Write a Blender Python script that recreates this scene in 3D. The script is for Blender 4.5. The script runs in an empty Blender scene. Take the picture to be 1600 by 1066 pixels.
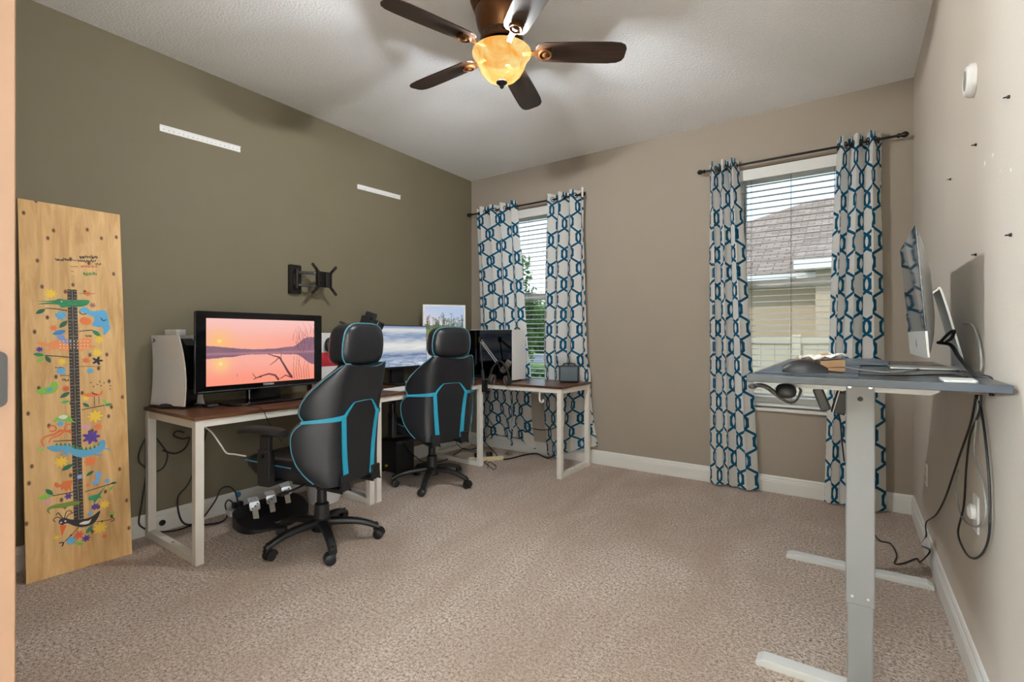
import bpy, bmesh, math, random
import numpy as np
from mathutils import Vector, Matrix, Euler
from mathutils.geometry import tessellate_polygon
random.seed(7); rng = np.random.default_rng(7)
PI = math.pi
SC = bpy.context.scene
COL = SC.collection

# ------------------------------------------------------------------ camera
F_PX, YAW, HORIZON, EYE = 760.4, 0.60575, 526.8, 1.115
cam_d = bpy.data.cameras.new('camera'); cam = bpy.data.objects.new('camera', cam_d); COL.objects.link(cam)
cam.location = (0, 0, EYE); cam.rotation_euler = (PI/2, 0, YAW)
cam_d.sensor_width = 36; cam_d.lens = F_PX/1600*36; cam_d.shift_y = (HORIZON-533)/1600
cam_d.clip_start = 0.02; cam_d.clip_end = 300
SC.camera = cam
# ------------------------------------------------------------------ look
SC.view_settings.view_transform = 'Standard'; SC.view_settings.look = 'None'
SC.view_settings.exposure = 0.6; SC.view_settings.gamma = 1.0; SC.view_settings.use_curve_mapping = False
SC.cycles.use_denoising = True
SC.cycles.max_bounces = 10; SC.cycles.diffuse_bounces = 6; SC.cycles.transparent_max_bounces = 24
SC.cycles.sample_clamp_indirect = 6.0
SC.cycles.caustics_reflective = False; SC.cycles.caustics_refractive = False

# ------------------------------------------------------------------ room numbers
XL, YB, XR, ZC = -3.252, 3.950, 0.334, 2.746      # left wall, back wall, right wall, ceiling
YF = 0.1235                                       # front wall, room side
ZG = -0.25                                        # ground outdoors

# ------------------------------------------------------------------ sky, sun, big lights
w = bpy.data.worlds.new('world'); SC.world = w; w.use_nodes = True
nt = w.node_tree; nt.nodes.clear()
wo = nt.nodes.new('ShaderNodeOutputWorld'); bg = nt.nodes.new('ShaderNodeBackground')
tc = nt.nodes.new('ShaderNodeTexCoord'); sx = nt.nodes.new('ShaderNodeSeparateXYZ'); rmp = nt.nodes.new('ShaderNodeValToRGB')
nz = nt.nodes.new('ShaderNodeTexNoise'); nz.inputs['Scale'].default_value = 2.6; nz.inputs['Detail'].default_value = 6
mx = nt.nodes.new('ShaderNodeMix'); mx.data_type = 'RGBA'
cr = nt.nodes.new('ShaderNodeValToRGB')
nt.links.new(tc.outputs['Generated'], sx.inputs[0]); nt.links.new(sx.outputs['Z'], rmp.inputs[0])
e = rmp.color_ramp.elements
e[0].position = 0.0; e[0].color = (0.66, 0.80, 0.97, 1); e[1].position = 0.8; e[1].color = (0.30, 0.52, 0.92, 1)
m_ = e.new(0.30); m_.color = (0.56, 0.73, 0.97, 1)
nt.links.new(tc.outputs['Generated'], nz.inputs['Vector']); nt.links.new(nz.outputs['Fac'], cr.inputs[0])
cr.color_ramp.elements[0].position = 0.45; cr.color_ramp.elements[1].position = 0.72
nt.links.new(cr.outputs[0], mx.inputs['Factor']); nt.links.new(rmp.outputs[0], mx.inputs['A']); mx.inputs['B'].default_value = (0.95, 0.96, 0.98, 1)
nt.links.new(mx.outputs['Result'], bg.inputs['Color']); bg.inputs['Strength'].default_value = 1.35
nt.links.new(bg.outputs[0], wo.inputs['Surface'])

def light(name, kind, loc, energy, color=(1, 1, 1), rot=(0, 0, 0), size=None, size_y=None):
    d = bpy.data.lights.new(name, kind); o = bpy.data.objects.new(name, d); COL.objects.link(o)
    o.location = loc; o.rotation_euler = rot; d.energy = energy; d.color = color
    if kind == 'AREA':
        d.shape = 'RECTANGLE'; d.size = size; d.size_y = size_y or size
    elif kind == 'POINT':
        d.shadow_soft_size = size
    return o
sun = light('sun', 'SUN', (0, -10, 20), 1.5, (1.0, 0.93, 0.82), (math.radians(48), 0, math.radians(-28)))
sun.data.angle = math.radians(1.5)
# the two windows as sampling portals for the sky
WIN = {1: (-2.93, -2.17), 2: (-0.72, 0.04)}
WZ0, WZ1 = 0.60, 2.36
for n_, (a, b) in WIN.items():
    p = light('window_portal', 'AREA', ((a+b)/2, YB+0.16, (WZ0+WZ1)/2), 1.0, rot=(-PI/2, 0, 0), size=b-a, size_y=WZ1-WZ0)
    p.data.cycles.is_portal = True
FAN_POWER, FAN_COLOR = 178.0, (0.86, 0.93, 1.0)
# unseen globe lamps added in the hallway as fill light: x, y, z, watts
FILL_COLOR = (0.76, 0.90, 1.0)
FILL_LAMPS = ((-1.85, -0.60, 1.50, 1550.0, 'added globe fill lamp at the near left of the hallway'), (-1.90, -2.20, 1.50, 500.0, 'added globe fill lamp at the far left of the hallway'))

# ------------------------------------------------------------------ pixel -> place
CS, SN = math.cos(YAW), math.sin(YAW)
def ray(u, v):
    kx, kz = (u-800)/F_PX, (HORIZON-v)/F_PX
    return Vector((-SN+CS*kx, CS+SN*kx, kz))
EYEV = Vector((0, 0, EYE))
def PZ(u, v, z=0.0): r = ray(u, v); return EYEV + r*((z-EYE)/r.z)
def PX(u, v, x): r = ray(u, v); return EYEV + r*(x/r.x)
def PY(u, v, y): r = ray(u, v); return EYEV + r*(y/r.y)
def PP(u, v, p0, n): r = ray(u, v); return EYEV + r*((p0-EYEV).dot(n)/r.dot(n))

# ------------------------------------------------------------------ materials
def lin(c):
    return tuple(((x/255)/12.92 if x/255 <= 0.04045 else ((x/255+0.055)/1.055)**2.4) for x in c)
class NB:
    def __init__(s, name):
        s.m = bpy.data.materials.new(name); s.m.use_nodes = True; s.t = s.m.node_tree; s.t.nodes.clear()
        s.out = s.t.nodes.new('ShaderNodeOutputMaterial')
    def n(s, typ, **kw):
        x = s.t.nodes.new(typ)
        for k, v in kw.items(): setattr(x, k, v)
        return x
    def l(s, a, b): s.t.links.new(a, b)
    def val(s, sock, v):
        if hasattr(v, 'is_output'): s.l(v, sock)
        else: sock.default_value = v
    def math(s, op, a, b=0.0, c=0.0):
        x = s.n('ShaderNodeMath', operation=op)
        for i, v in enumerate((a, b, c)): s.val(x.inputs[i], v)
        return x.outputs[0]
    def mix(s, f, a, b):
        x = s.n('ShaderNodeMix', data_type='RGBA'); s.val(x.inputs['Factor'], f)
        for k, v in (('A', a), ('B', b)):
            if hasattr(v, 'is_output'): s.l(v, x.inputs[k])
            else: x.inputs[k].default_value = (*v, 1)
        return x.outputs['Result']
    def coords(s, kind='Object', scale=(1, 1, 1), rot=(0, 0, 0)):
        t = s.n('ShaderNodeTexCoord'); mp = s.n('ShaderNodeMapping'); s.l(t.outputs[kind], mp.inputs['Vector'])
        mp.inputs['Scale'].default_value = scale; mp.inputs['Rotation'].default_value = rot
        return mp.outputs[0]
    def noise(s, vec, scale, detail=3, rough=0.5, dist=0.0):
        x = s.n('ShaderNodeTexNoise'); x.inputs['Scale'].default_value = scale; x.inputs['Detail'].default_value = detail
        x.inputs['Roughness'].default_value = rough; x.inputs['Distortion'].default_value = dist
        if vec is not None: s.l(vec, x.inputs['Vector'])
        return x.outputs['Fac']
    def ramp(s, f, stops):
        x = s.n('ShaderNodeValToRGB'); s.l(f, x.inputs[0]); el = x.color_ramp.elements
        while len(el) < len(stops): el.new(0.5)
        for q, (p, c) in zip(el, stops): q.position = p; q.color = (*c, 1) if len(c) == 3 else c
        return x.outputs[0]
    def bump(s, h, strength, dist=0.01):
        x = s.n('ShaderNodeBump'); x.inputs['Strength'].default_value = strength; x.inputs['Distance'].default_value = dist
        s.l(h, x.inputs['Height']); return x.outputs[0]
    def bsdf(s, color, rough=0.5, metal=0.0, normal=None, spec=0.5, coat=0.0, emis=None, emis_s=0.0):
        b = s.n('ShaderNodeBsdfPrincipled')
        if hasattr(color, 'is_output'): s.l(color, b.inputs['Base Color'])
        else: b.inputs['Base Color'].default_value = (*color, 1)
        s.val(b.inputs['Roughness'], rough); b.inputs['Metallic'].default_value = metal
        b.inputs['Specular IOR Level'].default_value = spec; b.inputs['Coat Weight'].default_value = coat
        if normal is not None: s.l(normal, b.inputs['Normal'])
        if emis is not None:
            if hasattr(emis, 'is_output'): s.l(emis, b.inputs['Emission Color'])
            else: b.inputs['Emission Color'].default_value = (*emis, 1)
            b.inputs['Emission Strength'].default_value = emis_s
        return b.outputs[0]
    def done(s, sh): s.l(sh, s.out.inputs['Surface']); return s.m

MATS = {}
def plain(name, rgb, rough=0.5, metal=0.0, spec=0.5, coat=0.0, grain=60.0, amount=0.10, bump=0.0):
    """colour with fine procedural variation"""
    if name in MATS: return MATS[name]
    b = NB(name); c = lin(rgb); vec = b.coords()
    f = b.noise(vec, grain, 4)
    col = b.mix(f, tuple(x*(1-amount) for x in c), tuple(min(1, x*(1+amount)) for x in c))
    nrm = b.bump(f, bump, 0.002) if bump else None
    MATS[name] = b.done(b.bsdf(col, rough, metal, nrm, spec, coat)); return MATS[name]

def wall_paint(name, rgb, bump=0.25):
    b = NB(name); vec = b.coords(); c = lin(rgb)
    f = b.noise(vec, 190, 3, 0.6); g = b.noise(vec, 2.0, 4)
    col = b.mix(g, tuple(x*0.94 for x in c), tuple(min(1, x*1.06) for x in c))
    return b.done(b.bsdf(col, 0.62, 0, b.bump(f, bump, 0.004), 0.35))
M_olive = wall_paint('olive_wall_paint', (113, 105, 85))
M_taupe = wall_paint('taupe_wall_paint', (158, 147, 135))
M_taupe_r = wall_paint('taupe_wall_paint_lit', (196, 186, 174))  # lighter copy of the taupe; light on the right wall is in the colour
M_hall = wall_paint('hall_paint', (236, 234, 230))
def ceil_mat():
    b = NB('ceiling_knockdown_texture'); vec = b.coords()
    f = b.noise(vec, 75, 4, 0.6); f2 = b.ramp(f, [(0.42, (0, 0, 0)), (0.62, (1, 1, 1))])
    return b.done(b.bsdf(b.mix(f, lin((240, 240, 240)), lin((248, 248, 248))), 0.8, 0, b.bump(f2, 0.35, 0.006), 0.2))
M_ceil = ceil_mat()
def carpet_mat():
    b = NB('beige_carpet_pile'); vec = b.coords()
    n1 = b.noise(vec, 82, 3, 0.75); n2 = b.noise(b.coords('Object', (1, 0.45, 1), (0, 0, 0.5)), 2.2, 5, 0.65, 0.6); n3 = b.noise(vec, 46, 3, 0.7); n4 = b.noise(vec, 190, 2, 0.7)
    k = b.math('ADD', b.math('MULTIPLY', n1, 0.62), b.math('MULTIPLY', n4, 0.38))
    t = b.ramp(k, [(0.38, lin((116, 96, 84))), (0.47, lin((200, 180, 166))), (0.58, lin((246, 234, 224)))])
    t = b.mix(b.ramp(n2, [(0.38, (0, 0, 0)), (0.64, (0.62, 0.62, 0.62))]), t, lin((186, 163, 146)))
    h = b.math('ADD', b.math('MULTIPLY', k, 1.3), b.math('MULTIPLY', n3, 0.7))
    return b.done(b.bsdf(t, 0.95, 0, b.bump(h, 1.0, 0.016), 0.05))
M_carpet = carpet_mat()
M_trim = plain('white_trim_paint', (226, 225, 222), 0.35, amount=0.02)
M_vinyl = plain('white_window_vinyl', (236, 237, 236), 0.35, amount=0.02)
M_jamb = plain('door_jamb_paint', (104, 75, 52), 0.4, amount=0.02)
M_black = plain('black_plastic', (24, 24, 26), 0.45, amount=0.15)
M_blackgloss = plain('black_gloss_plastic', (12, 12, 14), 0.12, amount=0.1)
M_rubber = plain('black_rubber', (20, 20, 22), 0.7, amount=0.1)
M_cable = plain('black_cable', (16, 16, 18), 0.5, amount=0.1)
M_cablew = plain('white_cable', (215, 214, 210), 0.5, amount=0.03)
M_white = plain('white_plastic', (232, 232, 232), 0.35, amount=0.02)
M_steel_w = plain('white_powder_coated_steel', (228, 224, 216), 0.4, amount=0.02, bump=0.05, grain=400)
M_steel_g = plain('light_grey_steel', (222, 224, 224), 0.4, amount=0.02)
M_alu = plain('brushed_aluminium', (196, 198, 200), 0.32, 0.9, amount=0.04)
M_chrome = plain('chrome', (220, 222, 225), 0.15, 1.0, amount=0.03)
M_bronze = plain('oil_rubbed_bronze', (92, 58, 30), 0.32, 0.75, amount=0.25, grain=25)
M_darkmetal = plain('dark_metal', (36, 33, 31), 0.4, 0.5)
M_leather = plain('charcoal_leatherette', (26, 27, 32), 0.34, amount=0.12, bump=0.15, grain=500)
M_leather_d = plain('dark_leatherette', (21, 22, 27), 0.40, amount=0.12, bump=0.15, grain=500)
M_teal = plain('teal_trim', (36, 148, 178), 0.45, amount=0.06)
M_teal_pipe = plain('pale_teal_piping', (74, 138, 156), 0.45, amount=0.06)
M_glassblack = plain('black_glass', (7, 7, 9), 0.04, spec=0.7, amount=0.05)
M_paper = plain('white_paper', (238, 236, 234), 0.7, amount=0.02)
M_card = plain('brown_cardboard', (176, 140, 104), 0.75, amount=0.10, grain=90)
M_beige = plain('beige_plastic', (205, 186, 150), 0.5, amount=0.03)
M_desk_dark = plain('dark_slate_laminate', (58, 64, 72), 0.26, amount=0.08)

def wood(name, c0, c1, rough, axis, scale=1.0, coat=0.0, knots=False):
    b = NB(name)
    sc = {'x': (0.6, 9, 9), 'y': (9, 0.6, 9), 'z': (9, 9, 0.6)}[axis]
    vec = b.coords('Object', tuple(s*scale for s in sc))
    f = b.noise(vec, 2.2, 6, 0.62, 0.8); f2 = b.noise(b.coords('Object', tuple(s*scale*5 for s in sc)), 2.5, 3)
    col = b.mix(f2, b.ramp(f, [(0.32, lin(c0)), (0.66, lin(c1))]), b.ramp(f, [(0.3, tuple(x*0.7 for x in lin(c0))), (0.7, lin(c1))]))
    if knots:
        v = b.n('ShaderNodeTexVoronoi'); v.inputs['Scale'].default_value = 1.0
        v.voronoi_dimensions = '2D'; sp3 = b.n('ShaderNodeSeparateXYZ'); b.l(b.coords('Object', (1, 13, 8)), sp3.inputs[0]); cb3 = b.n('ShaderNodeCombineXYZ'); b.l(sp3.outputs['Y'], cb3.inputs[0]); b.l(sp3.outputs['Z'], cb3.inputs[1]); b.l(cb3.outputs[0], v.inputs['Vector'])
        k = b.ramp(v.outputs['Distance'], [(0.05, (1, 1, 1)), (0.11, (0, 0, 0))])
        sel = b.n('ShaderNodeTexWhiteNoise'); b.l(v.outputs['Position'], sel.inputs['Vector'])
        k = b.math('MULTIPLY', k, b.math('GREATER_THAN', sel.outputs['Value'], 0.35))
        col = b.mix(k, col, lin((98, 56, 24)))
    return b.done(b.bsdf(col, rough, 0, None, 0.5, coat))
M_walnut = wood('walnut_laminate_along_y', (66, 40, 26), (116, 76, 52), 0.28, 'y')
M_walnut_x = wood('walnut_laminate_along_x', (62, 38, 26), (112, 74, 52), 0.28, 'x')
M_blade = wood('dark_walnut_fan_blade', (22, 15, 11), (58, 38, 26), 0.38, 'x', 1.6)
M_pine = wood('knotty_pine', (206, 156, 92), (234, 194, 134), 0.5, 'z', 1.0, 0.15, True)

def glass_mat():
    b = NB('clear_window_glass'); t = b.n('ShaderNodeBsdfTransparent'); g = b.n('ShaderNodeBsdfGlossy'); g.inputs['Roughness'].default_value = 0.02
    t.inputs['Color'].default_value = (0.96, 0.98, 0.97, 1)
    f = b.n('ShaderNodeFresnel'); f.inputs['IOR'].default_value = 1.3; m = b.n('ShaderNodeMixShader')
    b.l(f.outputs[0], m.inputs[0]); b.l(t.outputs[0], m.inputs[1]); b.l(g.outputs[0], m.inputs[2]); return b.done(m.outputs[0])
M_glass = glass_mat()
def tint_glass():
    b = NB('tinted_case_glass'); t = b.n('ShaderNodeBsdfTransparent'); g = b.n('ShaderNodeBsdfGlossy'); g.inputs['Roughness'].default_value = 0.03
    t.inputs['Color'].default_value = (0.22, 0.23, 0.26, 1)
    f = b.n('ShaderNodeFresnel'); f.inputs['IOR'].default_value = 1.45; m = b.n('ShaderNodeMixShader')
    b.l(f.outputs[0], m.inputs[0]); b.l(t.outputs[0], m.inputs[1]); b.l(g.outputs[0], m.inputs[2]); return b.done(m.outputs[0])
M_tint = tint_glass()
def bowl_mat():
    b = NB('amber_frosted_glass'); t = b.n('ShaderNodeBsdfTransparent'); t.inputs['Color'].default_value = (1.0, 0.95, 0.88, 1)
    f = b.noise(b.coords('Object', (1, 1, 1)), 9, 4, 0.6, 1.2); c = b.ramp(f, [(0.36, lin((255, 176, 76))), (0.62, lin((255, 226, 150)))])
    e_ = b.n('ShaderNodeEmission'); b.l(c, e_.inputs['Color']); e_.inputs['Strength'].default_value = 0.95
    m2 = b.n('ShaderNodeMixShader'); m2.inputs[0].default_value = 0.34; b.l(e_.outputs[0], m2.inputs[1]); b.l(t.outputs[0], m2.inputs[2])
    return b.done(m2.outputs[0])
M_bowl = bowl_mat()
def emit_attr(name, strength=0.64, gloss=0.12):
    b = NB(name); a = b.n('ShaderNodeVertexColor', layer_name='picture')
    return b.done(b.bsdf((0.01, 0.01, 0.012), gloss, 0, None, 0.4, 0, a.outputs['Color'], strength))
M_screen = emit_attr('lit_screen_picture')

def curtain_mat():
    b = NB('teal_trellis_curtain_cloth'); uv = b.n('ShaderNodeUVMap', uv_map='UVMap'); s = b.n('ShaderNodeSeparateXYZ'); b.l(uv.outputs[0], s.inputs[0])
    u, v = s.outputs['X'], s.outputs['Y']; W, T, A = 0.080, 0.27, 0.060
    g = b.math('SINE', b.math('MULTIPLY', v, 2*PI/T))
    g = b.math('MULTIPLY', g, 1.30); g = b.math('MINIMUM', b.math('MAXIMUM', g, -1.0), 1.0)
    g2 = b.math('MULTIPLY', b.math('SINE', b.math('MULTIPLY', v, 2*PI/T)), 0.22)
    sh = b.math('MULTIPLY', b.math('ADD', b.math('MULTIPLY', g, 0.80), g2), A)
    d1 = b.math('ABSOLUTE', b.math('SUBTRACT', b.math('FLOORED_MODULO', b.math('ADD', b.math('SUBTRACT', u, sh), W), 2*W), W))
    d2 = b.math('ABSOLUTE', b.math('SUBTRACT', b.math('FLOORED_MODULO', b.math('ADD', u, sh), 2*W), W))
    sl = b.math('MULTIPLY', b.math('COSINE', b.math('MULTIPLY', v, 2*PI/T)), A*2*PI/T*1.1)
    thr = b.math('MULTIPLY', b.math('SQRT', b.math('ADD', b.math('MULTIPLY', sl, sl), 1.0)), 0.0098)
    line = b.math('LESS_THAN', b.math('MINIMUM', d1, d2), thr)
    weave = b.noise(b.coords('UV', (1, 1, 1)), 900, 2)
    col = b.mix(line, lin((250, 249, 246)), lin((26, 98, 134)))
    bs = b.bsdf(col, 0.85, 0, b.bump(weave, 0.15, 0.002), 0.1)
    tr = b.n('ShaderNodeBsdfTranslucent'); b.l(col, tr.inputs['Color'])
    m = b.n('ShaderNodeMixShader'); m.inputs[0].default_value = 0.42; b.l(bs, m.inputs[1]); b.l(tr.outputs[0], m.inputs[2]); return b.done(m.outputs[0])
M_curtain = curtain_mat()

# ------------------------------------------------------------------ mesh helpers
class MB:
    def __init__(s): s.v = []; s.f = []
    def add(s, vs, fs):
        o = len(s.v); s.v += [tuple(x) for x in vs]; s.f += [tuple(i+o for i in f) for f in fs]; return s
    def box(s, a, b, M=None):
        x0, y0, z0 = a; x1, y1, z1 = b
        vs = [Vector(p) for p in ((x0,y0,z0),(x1,y0,z0),(x1,y1,z0),(x0,y1,z0),(x0,y0,z1),(x1,y0,z1),(x1,y1,z1),(x0,y1,z1))]
        if M is not None: vs = [M @ p for p in vs]
        return s.add(vs, [(0,3,2,1),(4,5,6,7),(0,1,5,4),(1,2,6,5),(2,3,7,6),(3,0,4,7)])
    def cbox(s, c, size, M=None):
        c = Vector(c); h = Vector(size)/2; return s.box(c-h, c+h, M)
    def lathe(s, prof, c=(0,0,0), n=32, M=None, cap=True):
        vs = []; fs = []
        for r, z in prof:
            for k in range(n):
                a = 2*PI*k/n; p = Vector((c[0]+r*math.cos(a), c[1]+r*math.sin(a), c[2]+z)); vs.append(M @ p if M is not None else p)
        for i in range(len(prof)-1):
            for k in range(n):
                k2 = (k+1) % n; fs.append((i*n+k, i*n+k2, (i+1)*n+k2, (i+1)*n+k))
        if cap:
            fs.append(tuple(range(n-1, -1, -1))); fs.append(tuple((len(prof)-1)*n+k for k in range(n)))
        return s.add(vs, fs)
    def cyl(s, p0, p1, r0, r1=None, n=16):
        p0, p1 = Vector(p0), Vector(p1); r1 = r0 if r1 is None else r1
        M = Matrix.Translation(p0) @ (p1-p0).to_track_quat('Z', 'Y').to_matrix().to_4x4()
        return s.lathe([(r0, 0), (r1, (p1-p0).length)], n=n, M=M)
    def tube(s, pts, r, n=8, sub=6, closed=False):
        P = [Vector(p) for p in pts]
        if len(P) > 2 and sub > 1: P = catmull(P, sub, closed)
        rr = r if hasattr(r, '__len__') else None
        N = len(P); vs = []; fs = []; up = Vector((0.123, 0.247, 0.961)).normalized(); prev = None
        for i, p in enumerate(P):
            if closed: t = P[(i+1) % N]-P[i-1]
            else: t = P[min(i+1, N-1)]-P[max(i-1, 0)]
            t = t.normalized() if t.length > 1e-9 else Vector((0,0,1))
            if prev is None: a = t.cross(up); a = a if a.length > 1e-3 else t.cross(Vector((1,0,0)))
            else: a = prev-t*prev.dot(t)
            a = a.normalized() if a.length > 1e-6 else t.orthogonal().normalized(); prev = a; c = t.cross(a)
            q = r if rr is None else rr[0]+(rr[1]-rr[0])*i/(N-1)
            for k in range(n):
                w_ = 2*PI*k/n; vs.append(p+a*q*math.cos(w_)+c*q*math.sin(w_))
        for i in range(N if closed else N-1):
            j = (i+1) % N
            for k in range(n):
                k2 = (k+1) % n; fs.append((i*n+k, i*n+k2, j*n+k2, j*n+k))
        if not closed: fs.append(tuple(range(n-1, -1, -1))); fs.append(tuple((N-1)*n+k for k in range(n)))
        return s.add(vs, fs)
    def prism(s, outer, depth, M=None, holes=()):
        loops = [[Vector((x, y, 0)) for x, y in outer]]+[[Vector((x, y, 0)) for x, y in h] for h in holes]
        tris = tessellate_polygon(loops); flat = [p for lp in loops for p in lp]; n = len(flat)
        vs = flat+[p+Vector((0, 0, depth)) for p in flat]
        if M is not None: vs = [M @ p for p in vs]
        fs = [tuple(reversed(t)) for t in tris]+[tuple(i+n for i in t) for t in tris]; o = 0
        for lp in loops:
            k = len(lp)
            for i in range(k): j = (i+1) % k; fs.append((o+i, o+j, o+j+n, o+i+n))
            o += k
        return s.add(vs, fs)
    def grid(s, P, close_u=False):
        h = len(P); wd = len(P[0]); vs = [p for row in P for p in row]; fs = []
        for i in range(h-1):
            for j in range(wd if close_u else wd-1):
                k = (j+1) % wd; fs.append((i*wd+j, i*wd+k, (i+1)*wd+k, (i+1)*wd+j))
        return s.add(vs, fs)
    def ellipsoid(s, c, r, n=20, m=12, e=1.0, M=None):
        rows = []
        sg = lambda x: math.copysign(abs(x)**e, x)
        for i in range(m+1):
            t = -PI/2+PI*i/m; row = []
            for k in range(n):
                a = 2*PI*k/n
                p = Vector((c[0]+r[0]*sg(math.cos(t))*sg(math.cos(a)), c[1]+r[1]*sg(math.cos(t))*sg(math.sin(a)), c[2]+r[2]*sg(math.sin(t))))
                row.append(M @ p if M is not None else p)
            rows.append(row)
        return s.grid(rows, True)

def catmull(P, sub, closed=False):
    N = len(P); out = []
    for i in range(N if closed else N-1):
        g = (lambda k: P[k % N]) if closed else (lambda k: P[min(max(k, 0), N-1)])
        a, b, c, d = g(i-1), g(i), g(i+1), g(i+2)
        for k in range(sub):
            t = k/sub
            out.append(0.5*((2*b)+(c-a)*t+(2*a-5*b+4*c-d)*t*t+(3*b-a-3*c+d)*t**3))
    if not closed: out.append(P[-1])
    return out
def build(name, mb, mat, smooth=None, bevel=0.0, seg=2, recalc=True, subsurf=0):
    me = bpy.data.meshes.new(name); me.from_pydata([tuple(p) for p in mb.v], [], mb.f)
    if recalc:
        bm = bmesh.new(); bm.from_mesh(me); bmesh.ops.remove_doubles(bm, verts=bm.verts, dist=1e-6)
        bmesh.ops.recalc_face_normals(bm, faces=bm.faces); bm.to_mesh(me); bm.free()
    me.materials.append(mat)
    if smooth is not None:
        me.polygons.foreach_set('use_smooth', [True]*len(me.polygons))
        if smooth < 180: me.set_sharp_from_angle(angle=math.radians(smooth))
    o = bpy.data.objects.new(name, me); COL.objects.link(o)
    if bevel:
        m = o.modifiers.new('bevel', 'BEVEL'); m.width = bevel; m.segments = seg; m.limit_method = 'ANGLE'; m.angle_limit = math.radians(40)
    if subsurf:
        m = o.modifiers.new('subsurf', 'SUBSURF'); m.levels = subsurf; m.render_levels = subsurf
    return o
def tag(o, label=None, cat=None, group=None, kind=None):
    if label: o['label'] = label
    if cat: o['category'] = cat
    if group: o['group'] = group
    if kind: o['kind'] = kind
    return o
def thing(name, label, cat, loc=(0,0,0), rz=0.0, group=None):
    o = bpy.data.objects.new(name, None); COL.objects.link(o); o.empty_display_size = 0.1
    o.location = loc; o.rotation_euler = (0, 0, rz); return tag(o, label, cat, group)
def part(name, mb, mat, parent, local=False, label=None, **kw):
    """mesh part; world coordinates unless local"""
    o = build(name, mb, mat, **kw); o.parent = parent
    if not local:
        M = Matrix.Identity(4); q = parent
        chain = []
        while q is not None: chain.append(q); q = q.parent
        for q in reversed(chain):
            M = M @ q.matrix_parent_inverse @ Matrix.LocRotScale(q.location, q.rotation_euler, q.scale)
        o.matrix_parent_inverse = M.inverted()
    if label: o['label'] = label
    return o
def one(name, mb, mat, label, cat, group=None, **kw): return tag(build(name, mb, mat, **kw), label, cat, group)
def struct(name, mb, mat, label=None, **kw): return tag(build(name, mb, mat, **kw), label, None, None, 'structure')
def copy_tree(o, parent=None):
    c = o.copy(); COL.objects.link(c)
    if parent is not None: c.parent = parent
    for ch in list(o.children): copy_tree(ch, c)
    return c
def text_mesh(name, txt, size, M, mat, parent, depth=0.0006, align='CENTER'):
    cu = bpy.data.curves.new(name, 'FONT'); cu.body = txt; cu.size = size; cu.align_x = align; cu.align_y = 'CENTER'; cu.extrude = depth
    t = bpy.data.objects.new(name+'_tmp', cu); COL.objects.link(t)
    dg = bpy.context.evaluated_depsgraph_get(); me = bpy.data.meshes.new_from_object(t.evaluated_get(dg))
    bpy.data.objects.remove(t); me.name = name; me.transform(M); me.materials.clear(); me.materials.append(mat)
    o = bpy.data.objects.new(name, me); COL.objects.link(o); o.parent = parent; return o
def rrect(w, h, r, n=5, cx=0, cy=0):
    out = []
    for sx_, sy_, a0 in ((1,1,0),(-1,1,90),(-1,-1,180),(1,-1,270)):
        for k in range(n+1):
            a = math.radians(a0+90*k/n); out.append((cx+sx_*(w/2-r)+r*math.cos(a), cy+sy_*(h/2-r)+r*math.sin(a)))
    return out
def circle(cx, cy, r, n=12): return [(cx+r*math.cos(2*PI*k/n), cy+r*math.sin(2*PI*k/n)) for k in range(n)]
def frame(origin, xdir, ydir):
    x = Vector(xdir).normalized(); y = Vector(ydir); y = (y-x*y.dot(x)).normalized(); z = x.cross(y)
    M = Matrix.Identity(4)
    for i in range(3): M[i][0], M[i][1], M[i][2], M[i][3] = x[i], y[i], z[i], origin[i]
    return M

# ================================================================== THE ROOM
b = MB().box((XL-0.15, -3.3, -0.12), (XR+0.15, YB+0.15, 0.0)); struct('floor', b, M_carpet, 'beige cut pile carpet')
b = MB().box((XL-0.15, -3.3, ZC), (XR+1.2, YB+0.15, ZC+0.15)); struct('ceiling', b, M_ceil, 'white knockdown textured ceiling')
struct('wall_left', MB().box((XL-0.15, YF-0.12, 0), (XL, YB+0.15, ZC)), M_olive, 'olive painted wall')
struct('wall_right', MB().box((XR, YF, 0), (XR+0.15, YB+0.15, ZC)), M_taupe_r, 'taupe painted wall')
b = MB(); xs = [XL, WIN[1][0], WIN[1][1], WIN[2][0], WIN[2][1], XR]
for i in range(5):
    if i in (1, 3):
        b.box((xs[i], YB, 0), (xs[i+1], YB+0.15, WZ0-0.02)); b.box((xs[i], YB, WZ1), (xs[i+1], YB+0.15, ZC))
    else: b.box((xs[i], YB, 0), (xs[i+1], YB+0.15, ZC))
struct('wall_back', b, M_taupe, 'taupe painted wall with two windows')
DX0, DX1, DZ = -0.722, 0.255, 2.42
b = MB(); b.box((XL, YF-0.12, 0), (DX0-0.02, YF, ZC)).box((DX1+0.02, YF-0.12, 0), (XR, YF, ZC)).box((DX0-0.02, YF-0.12, DZ+0.02), (DX1+0.02, YF, ZC))
struct('wall_front', b, M_taupe, 'taupe painted wall around the doorway')
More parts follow.
